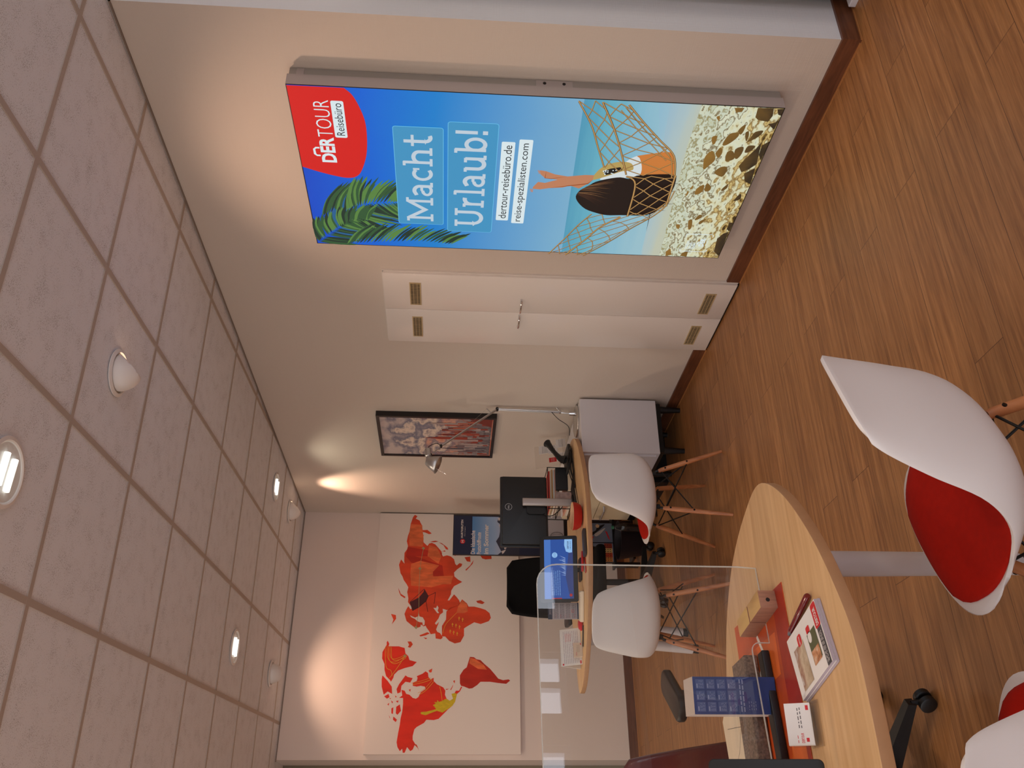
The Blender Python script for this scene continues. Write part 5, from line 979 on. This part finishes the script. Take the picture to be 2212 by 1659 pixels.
def front2(t):
    for (za, zb) in ((0.175, 0.445), (0.449, 0.692)):
        bm = BM(); box(bm, -0.423, -0.411, 4.14, 4.855, za, zb, bev=0.001); d = link('drawer', bm, M_CREAM, t, False)
        zc = zb-0.042
        bm = BM(); tube(bm, [(-0.423, 4.58, zc), (-0.456, 4.59, zc), (-0.456, 4.77, zc), (-0.423, 4.78, zc)], 0.007, 8); link('handle', bm, M_ALU, d)
t = cabinet('drawer_cabinet', 'cream drawer cabinet with bar handles under the far desk', 4.135, 4.86, -0.41, 0.165, 0.698, front2, False)
bm = BM(); box(bm, -0.395, -0.03, 4.16, 4.84, 0.0, 0.165); link('plinth', bm, M_BLACK, t, False)

# task lamp
t = thing('desk_lamp', 'silver jointed desk lamp with conical shade, on the sideboard by the wall', 'lamp', (-0.05, 3.83, 0.701))
yl = 3.80
M_GLASSB = mat('lamp_base_steel', C(206, 204, 198), 0.2, metal=0.9)
bm = BM(); lathe(bm, [(0.112, 0), (0.114, 0.004), (0.112, 0.010), (0.10, 0.013), (0.02, 0.014)], 48, T(-0.105, 3.80, 0.7012), True, True); link('base', bm, M_GLASSB, t)
pts = [(-0.030, yl, 0.72), (-0.020, yl, 0.80), (0.0, yl, 0.80)]
lj = Vector((-0.036, yl, 0.815)); el = Vector((-0.026, yl, 1.255)); j2 = Vector((-0.062, yl, 1.292)); ae = Vector((-0.318, yl, 1.634)); pv = Vector((-0.385, yl, 1.702))
bm = BM(); cyl(bm, (-0.045, yl, 0.714), (-0.045, yl, 0.752), 0.016, 0.013, 20); cyl(bm, (-0.045, yl, 0.75), (-0.038, yl, 0.812), 0.005, n=10); link('post', bm, M_CHROME, t)
bm = BM()
for s in (-0.008, 0.008): tube(bm, [lj+Vector((0, s, 0)), el+Vector((0, s, 0))], 0.0052, 10)
tube(bm, [lj, lj+Vector((0.045, 0, 0.03))], 0.004, 8); cyl(bm, lj+Vector((0, -0.012, 0)), lj+Vector((0, 0.012, 0)), 0.009, n=14); a1 = link('lower_arm', bm, M_ALU, t)
bm = BM()
for s in (-0.007, 0.007): tube(bm, [el+Vector((0, s, 0)), ae+Vector((0, s, 0))], 0.0050, 10)
tube(bm, [j2, j2+Vector((0.038, 0, 0.035))], 0.004, 8); tube(bm, [ae, pv], 0.004, 8); link('upper_arm', bm, M_ALU, t)
bm = BM(); tube(bm, [j2+Vector((0.038, 0, 0.035)), el.lerp(ae, 0.62)+Vector((0, 0, 0.01))], 0.0006, 6); link('tension_wire', bm, M_ALU, t)
bm = BM()
for p, r in ((el, 0.011), (ae, 0.009), (pv, 0.009)): cyl(bm, p+Vector((0, -0.013, 0)), p+Vector((0, 0.013, 0)), r, n=16)
link('joint', bm, M_BLACK, t)
# head: axis pointing down-left towards the desk
ax = Vector((-0.50, -0.10, -0.20)).normalized(); up_ = Vector((0.13, -0.02, 0.02))
hc = pv+Vector((0.02, 0, 0.018))
axd = Vector((-0.80, 0.0, -0.10)).normalized()
rot = axd.to_track_quat('Z', 'Y').to_matrix().to_4x4()
bm = BM(); lathe(bm, [(0.010, -0.03), (0.021, -0.022), (0.022, 0.028), (0.016, 0.034), (0.018, 0.05), (0.022, 0.056)], 24, Matrix.Translation(hc) @ rot); link('socket', bm, M_ALU, t)
sc = hc+axd*0.062+Vector((0, 0, 0.012)); rot2 = Vector((-0.36, -0.06, -0.85)).normalized().to_track_quat('Z', 'Y').to_matrix().to_4x4()
bm = BM(); lathe(bm, [(0.010, -0.004), (0.028, 0.0), (0.032, 0.006), (0.044, 0.035), (0.063, 0.082)], 36, Matrix.Translation(sc) @ rot2, True, False); o = link('shade', bm, M_ALU, t); md = o.modifiers.new('thickness', 'SOLIDIFY'); md.thickness = 0.0015
q = Matrix.Translation(sc) @ rot2
bm = BM(); tube(bm, [q @ Vector((-0.055, 0, 0.07)), q @ Vector((-0.075, 0.0, 0.14))], 0.0016, 6); link('turning_pin', bm, M_CHROME, t)
bm = BM(); tube(bm, catmull([tuple(pv+Vector((0.03, 0, 0.03))), tuple(pv+Vector((0.065, 0, 0.01))), tuple(ae+Vector((0.02, 0, 0.03))), tuple(ae)], 5, False), 0.0025, 8)
tube(bm, catmull([tuple(lj+Vector((0.0, 0, 0.06))), (-0.09, yl, 0.83), (-0.14, 3.81, 0.76), (-0.20, 3.83, 0.752)], 6, False), 0.0025, 8); link('cable', bm, M_BLACK, t)
# ================================================================ things on the far desk
# telephone headset-style receiver on its base
t = thing('telephone', 'black desk telephone with raised receiver at the right end of the far desk', 'telephone', (-0.36, 3.90, ZT), math.radians(20))
M = T(-0.36, 3.88, ZT) @ RZ(math.radians(28))
bm = BM(); box(bm, -0.09, 0.09, -0.07, 0.07, 0.013, 0.036, M @ RX(0.14), bev=0.008); box(bm, -0.02, 0.02, -0.02, 0.02, 0.03, 0.075, M, bev=0.004); link('base', bm, M_BLACK, t)
h = [(-0.245, 3.87, 0.905), (-0.262, 3.86, 0.895), (-0.33, 3.83, 0.862), (-0.385, 3.81, 0.825), (-0.40, 3.805, 0.795)]
bm = BM(); tube(bm, catmull(h, 5, False), [0.015+0.014*abs(2*k/20-1)**1.2 for k in range(21)], 14); link('receiver', bm, M_BLACK, t)
bm = BM(); pts = []
for k in range(140): f = k/139; pts.append((-0.39+0.07*f+0.006*math.cos(k*0.7), 3.80+0.07*f, 0.778-0.018*f+0.006*math.sin(k*0.7)))
tube(bm, pts, 0.0022, 6); link('coiled_cord', bm, M_BLACK, t)
# leaflets in a clear stand
t = thing('leaflet_stand', 'clear stand holding small white and red cards by the wall, behind the telephone', 'leaflet stand', (-0.15, 4.18, 0.7005), 0)
bm = BM(); M = T(-0.16, 4.19, 0.7012) @ RZ(math.radians(22)) @ RX(math.radians(-14)); box(bm, -0.115, 0.115, 0, 0.003, 0.02, 0.26, M); box(bm, -0.115, 0.115, -0.06, 0.003, 0.012, 0.016, M); box(bm, -0.115, 0.115, -0.063, -0.06, 0.016, 0.05, M)
link('stand', bm, glass('stand_acrylic', (0.97, 0.96, 0.95, 1), 0.08), t, False)
for k, (u, v, w, hh, c, lab) in enumerate(((0.015, 0.14, 0.085, 0.085, M_PAPER, 'small white card, topmost in the clear leaflet stand'), (-0.005, 0.085, 0.09, 0.07, M_PAPER, 'white card in the middle of the clear leaflet stand'), (-0.10, 0.10, 0.045, 0.055, m_bred, 'small red card in the clear leaflet stand'), (-0.105, 0.03, 0.08, 0.07, M_PAPER, 'lowest white card with pink print in the clear leaflet stand'), (0.02, 0.022, 0.09, 0.07, M_PAPER, 'white card right at the foot of the clear leaflet stand'))):
    bm = BM(); box(bm, u, u+w, -0.012-0.008*k, -0.010-0.008*k, v, v+hh, M); o = tag(link('leaflet', bm, c, None, False), lab, 'leaflet', 'cards in the leaflet stand')
    Mx = M; S = Sheet(Mx @ Vector((u, -0.0124-0.008*k, v)), Mx.to_3x3() @ Vector((1, 0, 0)), Mx.to_3x3() @ Vector((0, 0, 1)))
    lines_of_text(S, 0.006, w-0.006, hh*0.25, hh*0.75, 4, M_INK if c is M_PAPER else M_PAPER, 0.25); S.done('print', o)
# letter trays with binders and papers
t = thing('letter_tray', 'black wire letter tray loaded with papers on the far desk', 'letter tray', (-0.56, 4.02, ZT), 0)
tx0, tx1, ty0, ty1 = -0.70, -0.40, 3.93, 4.14
bm = BM()
for z in (0.745, 0.83, 0.90):
    ringp = [(tx0, ty0, z), (tx1, ty0, z), (tx1, ty1, z), (tx0, ty1, z), (tx0, ty0, z)]
    for a_, b_ in zip(ringp, ringp[1:]): tube(bm, [a_, b_], 0.003, 6)
for x, y in ((tx0, ty0), (tx1, ty0), (tx1, ty1), (tx0, ty1)): tube(bm, [(x, y, 0.742), (x, y, 0.905)], 0.003, 6)
for k in range(12):
    x = tx0+(tx1-tx0)*k/11
    for z in (0.745, 0.83): tube(bm, [(x, ty0, z), (x, ty1, z)], 0.0014, 5)
link('wire_frame', bm, M_BLACKM, t)
random.seed(5)
cols = [C(228, 214, 196), C(226, 170, 150), C(232, 226, 216), C(196, 150, 96), C(222, 206, 180), C(206, 60, 50), C(236, 230, 220)]
for k in range(9):
    lvl = 0.834 if k < 6 else 0.749; kk = k if k < 6 else k-6
    bm = BM(); w = random.uniform(0.0, 0.02); M = T(-0.55+random.uniform(-0.008, 0.008), 4.035, lvl+kk*0.0105) @ RZ(random.uniform(-0.06, 0.06))
    box(bm, -0.135+w, 0.135, -0.095, 0.095, 0, 0.0095, M)
    tag(link('paper_pile', bm, mat('paper_tone_%d' % (k % 7), cols[k % 7], 0.7), None, False), 'bundle of coloured papers in the black wire letter tray', 'papers', 'papers in the letter tray')
t = thing('ring_binder', 'black binder leaning against the letter tray on the far desk', 'binder', (-0.50, 3.915, ZT))
bm = BM(); box(bm, -0.575, -0.415, 3.895, 3.922, ZT+0.028, ZT+0.110, bev=0.002); link('cover', bm, M_BLACK, t, False)
bm = BM(); box(bm, -0.575, -0.415, 3.894, 3.923, ZT+0.001, ZT+0.027); link('page_edges', bm, mat('cream_pages', C(226, 212, 186), 0.7), t, False)
bm = BM(); box(bm, -0.655, -0.60, 3.88, 3.886, ZT+0.001, ZT+0.115, T(0, 0, 0)); box(bm, -0.655, -0.60, 3.880, 3.92, ZT+0.001, ZT+0.004)
tag(link('card_display', bm, mat('faded_card', C(176, 150, 142), 0.6, var=0.25, vscale=40), None, False), 'small faded card standing before the letter tray', 'card')
# tangle of cables
random.seed(11)
t = thing('cable_bundle', 'tangle of black cables running along the far desk to the monitor', 'cable')
for k in range(5):
    pts = [(-0.262-0.004*k, 3.87+0.006*k, 0.7455)]
    for j in range(6): f = (j+1)/6; pts.append((-0.27-0.36*f, 3.80-0.10*f*(0.5+0.14*k)+random.uniform(-0.012, 0.012), 0.7455+random.uniform(0, 0.006)+0.016*math.sin(f*PI)*(k % 3)))
    bm = BM(); tube(bm, catmull(pts, 6, False), 0.0032, 8); link('cable', bm, M_BLACK, t)
# monitor seen from behind
ym = 3.80
t = thing('computer_monitor', 'black computer monitor seen from behind on a silver stand, far desk', 'monitor', (-0.72, ym, ZT))
M = T(-0.757, ym, 0) @ RZ(math.radians(2))
zb, zt_ = 0.918, 1.232
bm = BM(); prism(bm, rrect(0.495, zt_-zb, 0.008, 4, 0, (zb+zt_)/2), 0, 0.016, M @ T(0, 0.055, 0) @ RX(PI/2), bev=0.002)
prism(bm, rrect(0.475, zt_-zb-0.02, 0.008, 4, 0, (zb+zt_)/2), 0, 0.028, M @ T(0, 0.0395, 0) @ RX(PI/2), bev=0.004); link('housing', bm, mat('monitor_back_black', C(17, 17, 20), 0.4), t)
bm = BM(); box(bm, -0.235, 0.235, 0.0555, 0.057, zb+0.012, zt_-0.012, M); link('screen', bm, mat('screen_glass', C(40, 50, 70), 0.2), t, False)
bm = BM(); prism(bm, rrect(0.14, 0.12, 0.02, 4, 0.035, 1.0), 0, 0.012, M @ T(0, 0.0115, 0) @ RX(PI/2)); link('mount_plate', bm, M_BLACK, t)
bm = BM(); prism(bm, rrect(0.052, 0.028, 0.012, 5, 0.042, -0.02), 0.76, 1.088, M, bev=0.003); link('stand_post', bm, M_SILV, t)
MF = T(-0.695, 3.742, ZT) @ RZ(math.radians(30))
bm = BM(); box(bm, -0.145, 0.145, -0.05, 0.05, 0.0008, 0.016, MF, bev=0.003); box(bm, -0.03, 0.03, 0.0, 0.05, 0.015, 0.026, MF); link('stand_foot', bm, M_BLACK, t)
bm = BM(); box(bm, -0.142, 0.142, -0.0515, -0.0502, 0.004, 0.009, MF); link('foot_rim', bm, M_CHROME, t, False)
Mx = M; S = Sheet(Mx @ Vector((0, 0.0108, 0)), Mx.to_3x3() @ Vector((1, 0, 0)), Mx.to_3x3() @ Vector((0, 0, 1)))
mlg = mat('logo_silver', C(190, 190, 192), 0.4)
cxl, czl = 0.018, 1.178
S.stroke([(cxl+0.022*math.cos(k*PI/20), czl+0.022*math.sin(k*PI/20)) for k in range(41)], 0.0025, mlg); S.text('DELL', cxl-0.014, czl-0.0045, 0.028, 0.009, mlg, 0.03)
S.rect(-0.02, -0.008, 0.965, 0.978, mlg); S.rect(0.072, 0.084, 0.995, 1.015, mat('blue_tag', C(110, 140, 210), 0.5)); S.done('logo', t)
bm = BM(); tube(bm, catmull([tuple(M @ Vector((-0.03, 0.012, 0.96))), tuple(M @ Vector((-0.05, -0.01, 0.90))), tuple(M @ Vector((0.0, 0.0, 0.84))), tuple(M @ Vector((0.03, 0.0, 0.82)))], 6, False), 0.003, 8); link('cable', bm, M_BLACK, t)
# red bowl
t = thing('bowl', 'round red bowl on the front edge of the far desk', 'bowl', (-0.90, 3.50, ZT))
bm = BM(); lathe(bm, [(0.045, 0.001), (0.070, 0.010), (0.084, 0.034), (0.088, 0.062)], 40, T(-0.905, 3.525, ZT), True, False); link('bowl', bm, [mat('bowl_red', C(170, 20, 12), 0.45)], t)
bm = BM(); lathe(bm, [(0.088, 0.062), (0.086, 0.0632), (0.081, 0.036), (0.066, 0.015), (0.004, 0.010)], 40, T(-0.905, 3.525, ZT), False, True); link('inner_glaze', bm, mat('bowl_beige', C(204, 160, 120), 0.5), t)
tablet('tablet showing a blue travel screen, leaning on the far desk', -1.207, 3.615, math.radians(-6), math.radians(-10))
# mouse pad-like black device and red stapler behind it
t = thing('stapler', 'red stapler on the far desk below the tablet', 'stapler', (-1.20, 3.47, ZT), 0)
M = T(-1.21, 3.475, ZT) @ RZ(math.radians(8))
bm = BM(); box(bm, -0.07, 0.07, -0.014, 0.014, 0.001, 0.006, M, bev=0.002); box(bm, -0.065, 0.065, -0.009, 0.009, 0.012, 0.026, M @ RY(0.06), bev=0.004); link('body', bm, mat('stapler_red', C(190, 40, 30), 0.35), t)
bm = BM(); box(bm, -0.066, 0.066, -0.007, 0.007, 0.006, 0.0125, M); link('magazine', bm, M_CHROME, t, False)
t = thing('phone_case', 'flat dark grey device on the front edge of the far desk', 'device', (-1.10, 3.42, ZT), 0)
bm = BM(); M = T(-1.11, 3.425, ZT) @ RZ(math.radians(2)); prism(bm, rrect(0.17, 0.07, 0.02, 5), 0.0008, 0.018, M, bev=0.005); link('body', bm, mat('dark_grey_rubber', C(58, 50, 50), 0.6), t)
# three-month calendar
t = thing('month_calendar', 'blue headed monthly calendar standing on the far desk', 'calendar', (-1.44, 3.74, ZT), 0)
M = T(-1.447, 3.70, ZT+0.022) @ RZ(math.radians(-4)) @ RX(math.radians(-6))
bm = BM(); box(bm, -0.05, 0.05, 0, 0.003, 0, 0.186, M); box(bm, -0.05, 0.05, 0.0, 0.06, -0.021, -0.018, T(-1.447, 3.70, ZT+0.022)); box(bm, -0.05, 0.05, 0.0, 0.004, -0.021, 0.0, T(-1.447, 3.70, ZT+0.022)); link('board', bm, M_PAPER, t, False)
S = Sheet(M @ Vector((-0.05, -0.0006, 0)), M.to_3x3() @ Vector((1, 0, 0)), M.to_3x3() @ Vector((0, 0, 1)))
mcg = mat('calendar_grey', C(168, 158, 162), 0.6); mcb = mat('calendar_navy', C(28, 38, 62), 0.5)
S.rect(0, 0.1, 0, 0.186, mcg); S.up(0.0003); S.rect(0, 0.1, 0.160, 0.186, mcb); S.rect(0, 0.1, 0, 0.008, mcb); S.up(0.0003); S.text('2023', 0.028, 0.167, 0.04, 0.012, mcg)
for k in range(4):
    v = 0.120-k*0.036; S.rect(0.004, 0.096, v+0.0325, v+0.0335, M_PAPER); lines_of_text(S, 0.008, 0.092, v+0.002, v+0.031, 5, m_cal if False else M_INK, 0.3)
lines_of_text(S, 0.008, 0.03, 0.012, 0.15, 5, m_bred, 0.05); S.stroke([(0.042, 0.028), (0.056, 0.028), (0.056, 0.042), (0.042, 0.042), (0.042, 0.028)], 0.0015, m_bred); S.done('months', t)
# small wire bound calendar
t = thing('table_calendar', 'spiral bound white and red calendar at the left end of the far desk', 'calendar', (-1.63, 3.82, ZT), 0)
M = T(-1.632, 3.80, ZT+0.001) @ RZ(math.radians(10)) @ RX(math.radians(-18))
bm = BM(); box(bm, -0.115, 0.115, 0, 0.003, 0, 0.128, M); box(bm, -0.115, 0.115, 0, 0.003, 0, 0.128, T(-1.632, 3.80, ZT+0.001) @ RZ(math.radians(10)) @ T(0, 0.078, 0) @ RX(math.radians(18))); link('leaf', bm, M_PAPER, t, False)
bm = BM()
for k in range(24): lathe(bm, [(0.003, -0.0008), (0.0042, 0), (0.003, 0.0008)], 8, M @ T(-0.105+k*0.0091, 0.002, 0.128) @ RY(PI/2), False, False)
link('wire_binding', bm, M_ALU, t)
S = Sheet(M @ Vector((-0.115, -0.0006, 0)), M.to_3x3() @ Vector((1, 0, 0)), M.to_3x3() @ Vector((0, 0, 1)))
lines_of_text(S, 0.012, 0.215, 0.014, 0.112, 9, mat('pale_print', C(190, 176, 184), 0.6), 0.3); S.up(0.0002); S.rect(0.004, 0.014, 0.110, 0.120, m_bred); S.rect(0.004, 0.024, 0.004, 0.012, m_bred); lines_of_text(S, 0.15, 0.20, 0.06, 0.10, 4, mat('pink_print', C(214, 130, 130), 0.6), 0.4); S.done('print', t)
bm = BM(); M = T(-1.665, 3.755, ZT+0.001) @ RZ(math.radians(10)) @ RX(math.radians(-10)); box(bm, -0.044, 0.044, 0, 0.006, 0, 0.055, M); o = tag(link('place_card', bm, mat('card_cream', C(226, 206, 184), 0.6), None, False), 'cream business card standing before the spiral calendar, far desk', 'card')
S = Sheet(M @ Vector((-0.044, -0.0006, 0)), M.to_3x3() @ Vector((1, 0, 0)), M.to_3x3() @ Vector((0, 0, 1))); lines_of_text(S, 0.03, 0.075, 0.015, 0.035, 3, M_INK, 0.2); S.rect(0.074, 0.084, 0.006, 0.012, m_bred); S.text('DERTOUR', 0.008, 0.034, 0.022, 0.006, m_bred); S.done('print', o)
t = thing('keyboard', 'small white keyboard on the far desk in front of the calendar', 'keyboard', (-1.44, 3.62, ZT))
M = T(-1.435, 3.64, ZT) @ RZ(math.radians(-20)); bm = BM(); box(bm, -0.09, 0.09, -0.03, 0.03, 0.001, 0.022, M, bev=0.003); link('case', bm, mat('ivory_plastic', C(232, 216, 192), 0.5), t)
bm = BM()
for r in range(3):
    for c in range(11): box(bm, -0.084+c*0.0155, -0.071+c*0.0155, -0.025+r*0.017, -0.011+r*0.017, 0.0222, 0.0245, M)
link('keys', bm, mat('ivory_keys', C(224, 208, 186), 0.5), t, False)
bm = BM(); lathe(bm, [(0.006, 0.001), (0.030, 0.003), (0.034, 0.012), (0.022, 0.026), (0.004, 0.030)], 28, T(-1.53, 3.705, ZT) @ RZ(0.3) @ Matrix.Diagonal((1.2, 0.75, 1, 1))); t = thing('computer_mouse', 'small red computer mouse by the spiral calendar', 'mouse', (-1.53, 3.705, ZT)); link('body', bm, mat('mouse_red', C(206, 34, 50), 0.3, coat=0.5), t)
t = thing('ballpoint_pen', 'thin dark pen lying before the spiral calendar', 'pen', (-1.60, 3.68, ZT))
bm = BM(); tube(bm, [(-1.545, 3.66, ZT+0.005), (-1.66, 3.70, ZT+0.005)], [0.004, 0.0038], 10); link('barrel', bm, M_BLACKM, t)
bm = BM(); tube(bm, [(-1.66, 3.70, ZT+0.005), (-1.67, 3.7035, ZT+0.005)], [0.003, 0.001], 10); link('tip', bm, M_CHROME, t)

# ================================================================ poster stand and the corner by the map
t = thing('poster_stand', 'narrow display with navy and sky blue cruise poster before the world map', 'poster stand', (-0.33, 5.50, 0), 0)
xs0, xs1, yp = -0.530, -0.178, 5.45
bm = BM(); box(bm, xs0, xs1, yp, yp+0.02, 0.62, 1.535); box(bm, xs0+0.02, xs1-0.02, yp+0.02, yp+0.04, 0.02, 0.8); box(bm, xs0-0.01, xs1+0.01, yp-0.0, yp+0.16, 0.0, 0.02); link('board', bm, mat('stand_dark', C(36, 26, 26), 0.5), t, False)
S = Sheet((xs0, yp-0.0006, 0), (1, 0, 0), (0, 0, 1)); w_ = xs1-xs0
mnv = mat('poster_navy', C(26, 32, 62), 0.35); msk = ramp_emit('cruise_sky', [(0, C(190, 180, 190)), (0.35, C(150, 170, 200)), (1, C(84, 128, 178))], 1.08, 1.37, 0.35, (3, 3, 5), em=0); mwt = mat('poster_cream', C(222, 208, 200), 0.5)
S.rect(0.004, w_-0.010, 0.80, 1.53, mnv); S.up(); S.rect(0.004, w_-0.016, 1.06, 1.375, msk); S.up()
mm = mat('poster_mountain', C(44, 44, 62), 0.5); ms = mat('poster_snow', C(206, 190, 186), 0.5)
S.poly([(0.004, 0.98), (w_-0.016, 0.98), (w_-0.016, 1.15), (w_-0.06, 1.165), (w_-0.09, 1.13), (w_-0.14, 1.14), (0.16, 1.15), (0.12, 1.175), (0.07, 1.15), (0.03, 1.13), (0.004, 1.16)], mm); S.up()
for a_, b_ in ((0.25, 1.13), (0.27, 1.12), (0.06, 1.09), (0.02, 1.11), (0.31, 1.14)): S.poly([(a_, b_), (a_+0.03, b_-0.02), (a_+0.015, b_+0.02), (a_-0.01, b_+0.012)], ms)
S.up(); S.poly([(0.115+0.021*math.cos(k*PI/12), 1.455+0.021*math.sin(k*PI/12)) for k in range(24)], mat('badge_red', C(190, 24, 30), 0.5)); S.up(); S.text('H', 0.105, 1.445, 0.020, 0.020, mwt, 0.02); S.text('HURTIGRUTEN', 0.145, 1.452, 0.160, 0.018, mwt, 0.02); S.text('Norwegen', 0.160, 1.432, 0.085, 0.009, mwt)
S.text('Die klassische', 0.006, 1.350, 0.205, 0.036, mwt, 0.02); S.text('Postschiffroute', 0.006, 1.300, 0.190, 0.036, mwt, 0.02); S.text('im Sommer', 0.006, 1.238, 0.262, 0.040, mwt, 0.03)
S.done('cruise_poster', t)
S = Sheet((xs0, yp-0.006, 0), (1, 0, 0), (0, 0, 1)); bm = BM(); box(bm, xs0+0.06, xs1+0.0, yp-0.005, yp-0.001, 0.60, 0.78); link('lower_board', bm, mat('board_pale_grey', C(190, 184, 190), 0.5), t, False)
for k in range(-3, 4): S.stroke([(0.17+0.04*math.sin(k*0.5)*math.cos(a_*PI/10-PI/2), 0.66+0.055*math.sin(a_*PI/10-PI/2)) for a_ in range(11)], 0.0025, M_INK)
S.done('balloon_drawing', t)
# waste bin with cartons and bottle under the far desk
t = thing('waste_bin', 'round black waste bin on the floor under the far desk', 'bin', (-0.50, 5.115, 0))
bm = BM(); lathe(bm, [(0.115, 0.001), (0.118, 0.004), (0.155, 0.205), (0.158, 0.208), (0.152, 0.208), (0.115, 0.008)], 40, T(-0.50, 5.115, 0), True, True); link('bucket', bm, mat('bin_black', C(30, 20, 26), 0.6), t)
def carton(name, label, x0, x1, y, z0, z1, draw):
    t = thing(name, label, 'picture box', ((x0+x1)/2, y, z0)); bm = BM(); box(bm, x0, x1, y, y+0.05, z0, z1); link('box', bm, mat('carton_dark', C(40, 34, 34), 0.6), t, False)
    S = Sheet((x0, y-0.0006, z0), (1, 0, 0), (0, 0, 1)); draw(S, x1-x0, z1-z0); S.done('photo', t)
m_bg = mat('photo_blue_grey', C(120, 128, 146), 0.5, var=0.1); m_bgl = mat('photo_pale', C(224, 190, 150), 0.5)
def puffin(S, w, h):
    S.rect(0, w, 0, h, m_bg); S.up(); mk = mat('photo_black', C(22, 16, 16), 0.5); mw = mat('photo_white', C(206, 196, 190), 0.5)
    S.poly(catmull([(w*0.95, h*0.30), (w*0.75, h*0.45), (w*0.45, h*0.75), (w*0.25, h*0.98), (w*0.45, h*0.98), (w*0.6, h*0.72), (w*0.8, h*0.62)], 4), mk); S.up(); S.poly(catmull([(w*0.75, h*0.28), (w*0.45, h*0.50), (w*0.30, h*0.70), (w*0.42, h*0.76), (w*0.62, h*0.5)], 4), mw)
    S.poly([(w*0.85+0.016*math.cos(k*PI/8), h*0.62+0.016*math.sin(k*PI/8)) for k in range(16)], m_bgl); S.poly([(w*0.1, h*0.1), (w*0.55, h*0.22), (w*0.6, h*0.3), (w*0.2, h*0.18)], m_bred); S.poly([(w*0.30, h*0.80), (w*0.10, h*0.88), (w*0.28, h*0.90)], m_bred)
def houses(S, w, h):
    S.rect(0, w, 0, h, m_bg); S.up()
    for k, c in enumerate((C(206, 130, 60), C(196, 70, 30), C(222, 180, 110), C(160, 56, 28))):
        m = mat('photo_house_%d' % k, c, 0.5, var=0.2, vscale=80); S.rect(w*(0.24*k), w*(0.24*k+0.26), h*0.05, h*(0.45+0.12*((k*2) % 3)), m); S.h += 0.0001
    S.up()
    for i in range(8):
        for j in range(3): S.rect(w*(0.06+0.115*i), w*(0.06+0.115*i)+w*0.04, h*(0.12+0.12*j), h*(0.12+0.12*j)+h*0.06, mat('photo_window', C(70, 30, 20), 0.5))
carton('picture_carton', 'box with puffin photo above the black waste bin', -0.455, -0.29, 5.30, 0.215, 0.41, puffin)
carton('picture_carton', 'box with orange house fronts photo above the black waste bin', -0.62, -0.462, 5.30, 0.215, 0.38, houses)
bm = BM(); box(bm, -0.66, -0.20, 5.285, 5.40, 0.195, 0.213); t = thing('low_shelf', 'low dark shelf holding two picture boxes, behind the waste bin', 'shelf', (-0.43, 5.34, 0)); link('board', bm, M_BLACK, t, False)
for x in (-0.64, -0.22):
    bm = BM(); box(bm, x, x+0.015, 5.29, 5.40, 0.0, 0.194); link('side_panel', bm, M_BLACK, t, False)
t = thing('water_bottle', 'clear plastic water bottle with green cap on the floor by the drawer cabinet', 'bottle', (-0.45, 4.95, 0))
bm = BM(); lathe(bm, [(0.030, 0.001), (0.034, 0.006), (0.034, 0.075), (0.031, 0.10), (0.034, 0.125), (0.034, 0.19), (0.028, 0.225), (0.013, 0.255), (0.012, 0.272)], 28, T(-0.465, 4.915, 0.001)); link('body', bm, glass('pet_plastic', (0.90, 0.93, 0.93, 1), 0.03), t)
bm = BM(); cyl(bm, (-0.465, 4.915, 0.2745), (-0.465, 4.915, 0.292), 0.014, n=20); link('cap', bm, mat('cap_green', C(50, 130, 100), 0.4), t)

# ================================================================ shelf by the column, right edge of view
t = thing('brochure_shelf', 'white edged shelf with dark back panel, cut off right of the column', 'shelf', (0.46, 0.44, 0))
bm = BM(); box(bm, 0.20, 0.90, 0.52, 0.54, 0.03, 1.9); link('back_panel', bm, M_BLACK, t, False)
for x in (0.165, 0.90):
    bm = BM(); box(bm, x, x+0.03, 0.22, 0.60, 0.03, 1.95); link('side_panel', bm, M_BLACK, t, False)
    bm = BM(); box(bm, x-0.01, x+0.035, 0.22, 0.634, 0.0, 0.029, bev=0.003); link('foot', bm, M_WHITEM, t, False)
for z in (0.15, 0.6, 1.05, 1.5):
    bm = BM(); box(bm, 0.197, 0.898, 0.24, 0.518, z, z+0.02); link('shelf_board', bm, M_WHITEM, t, False)
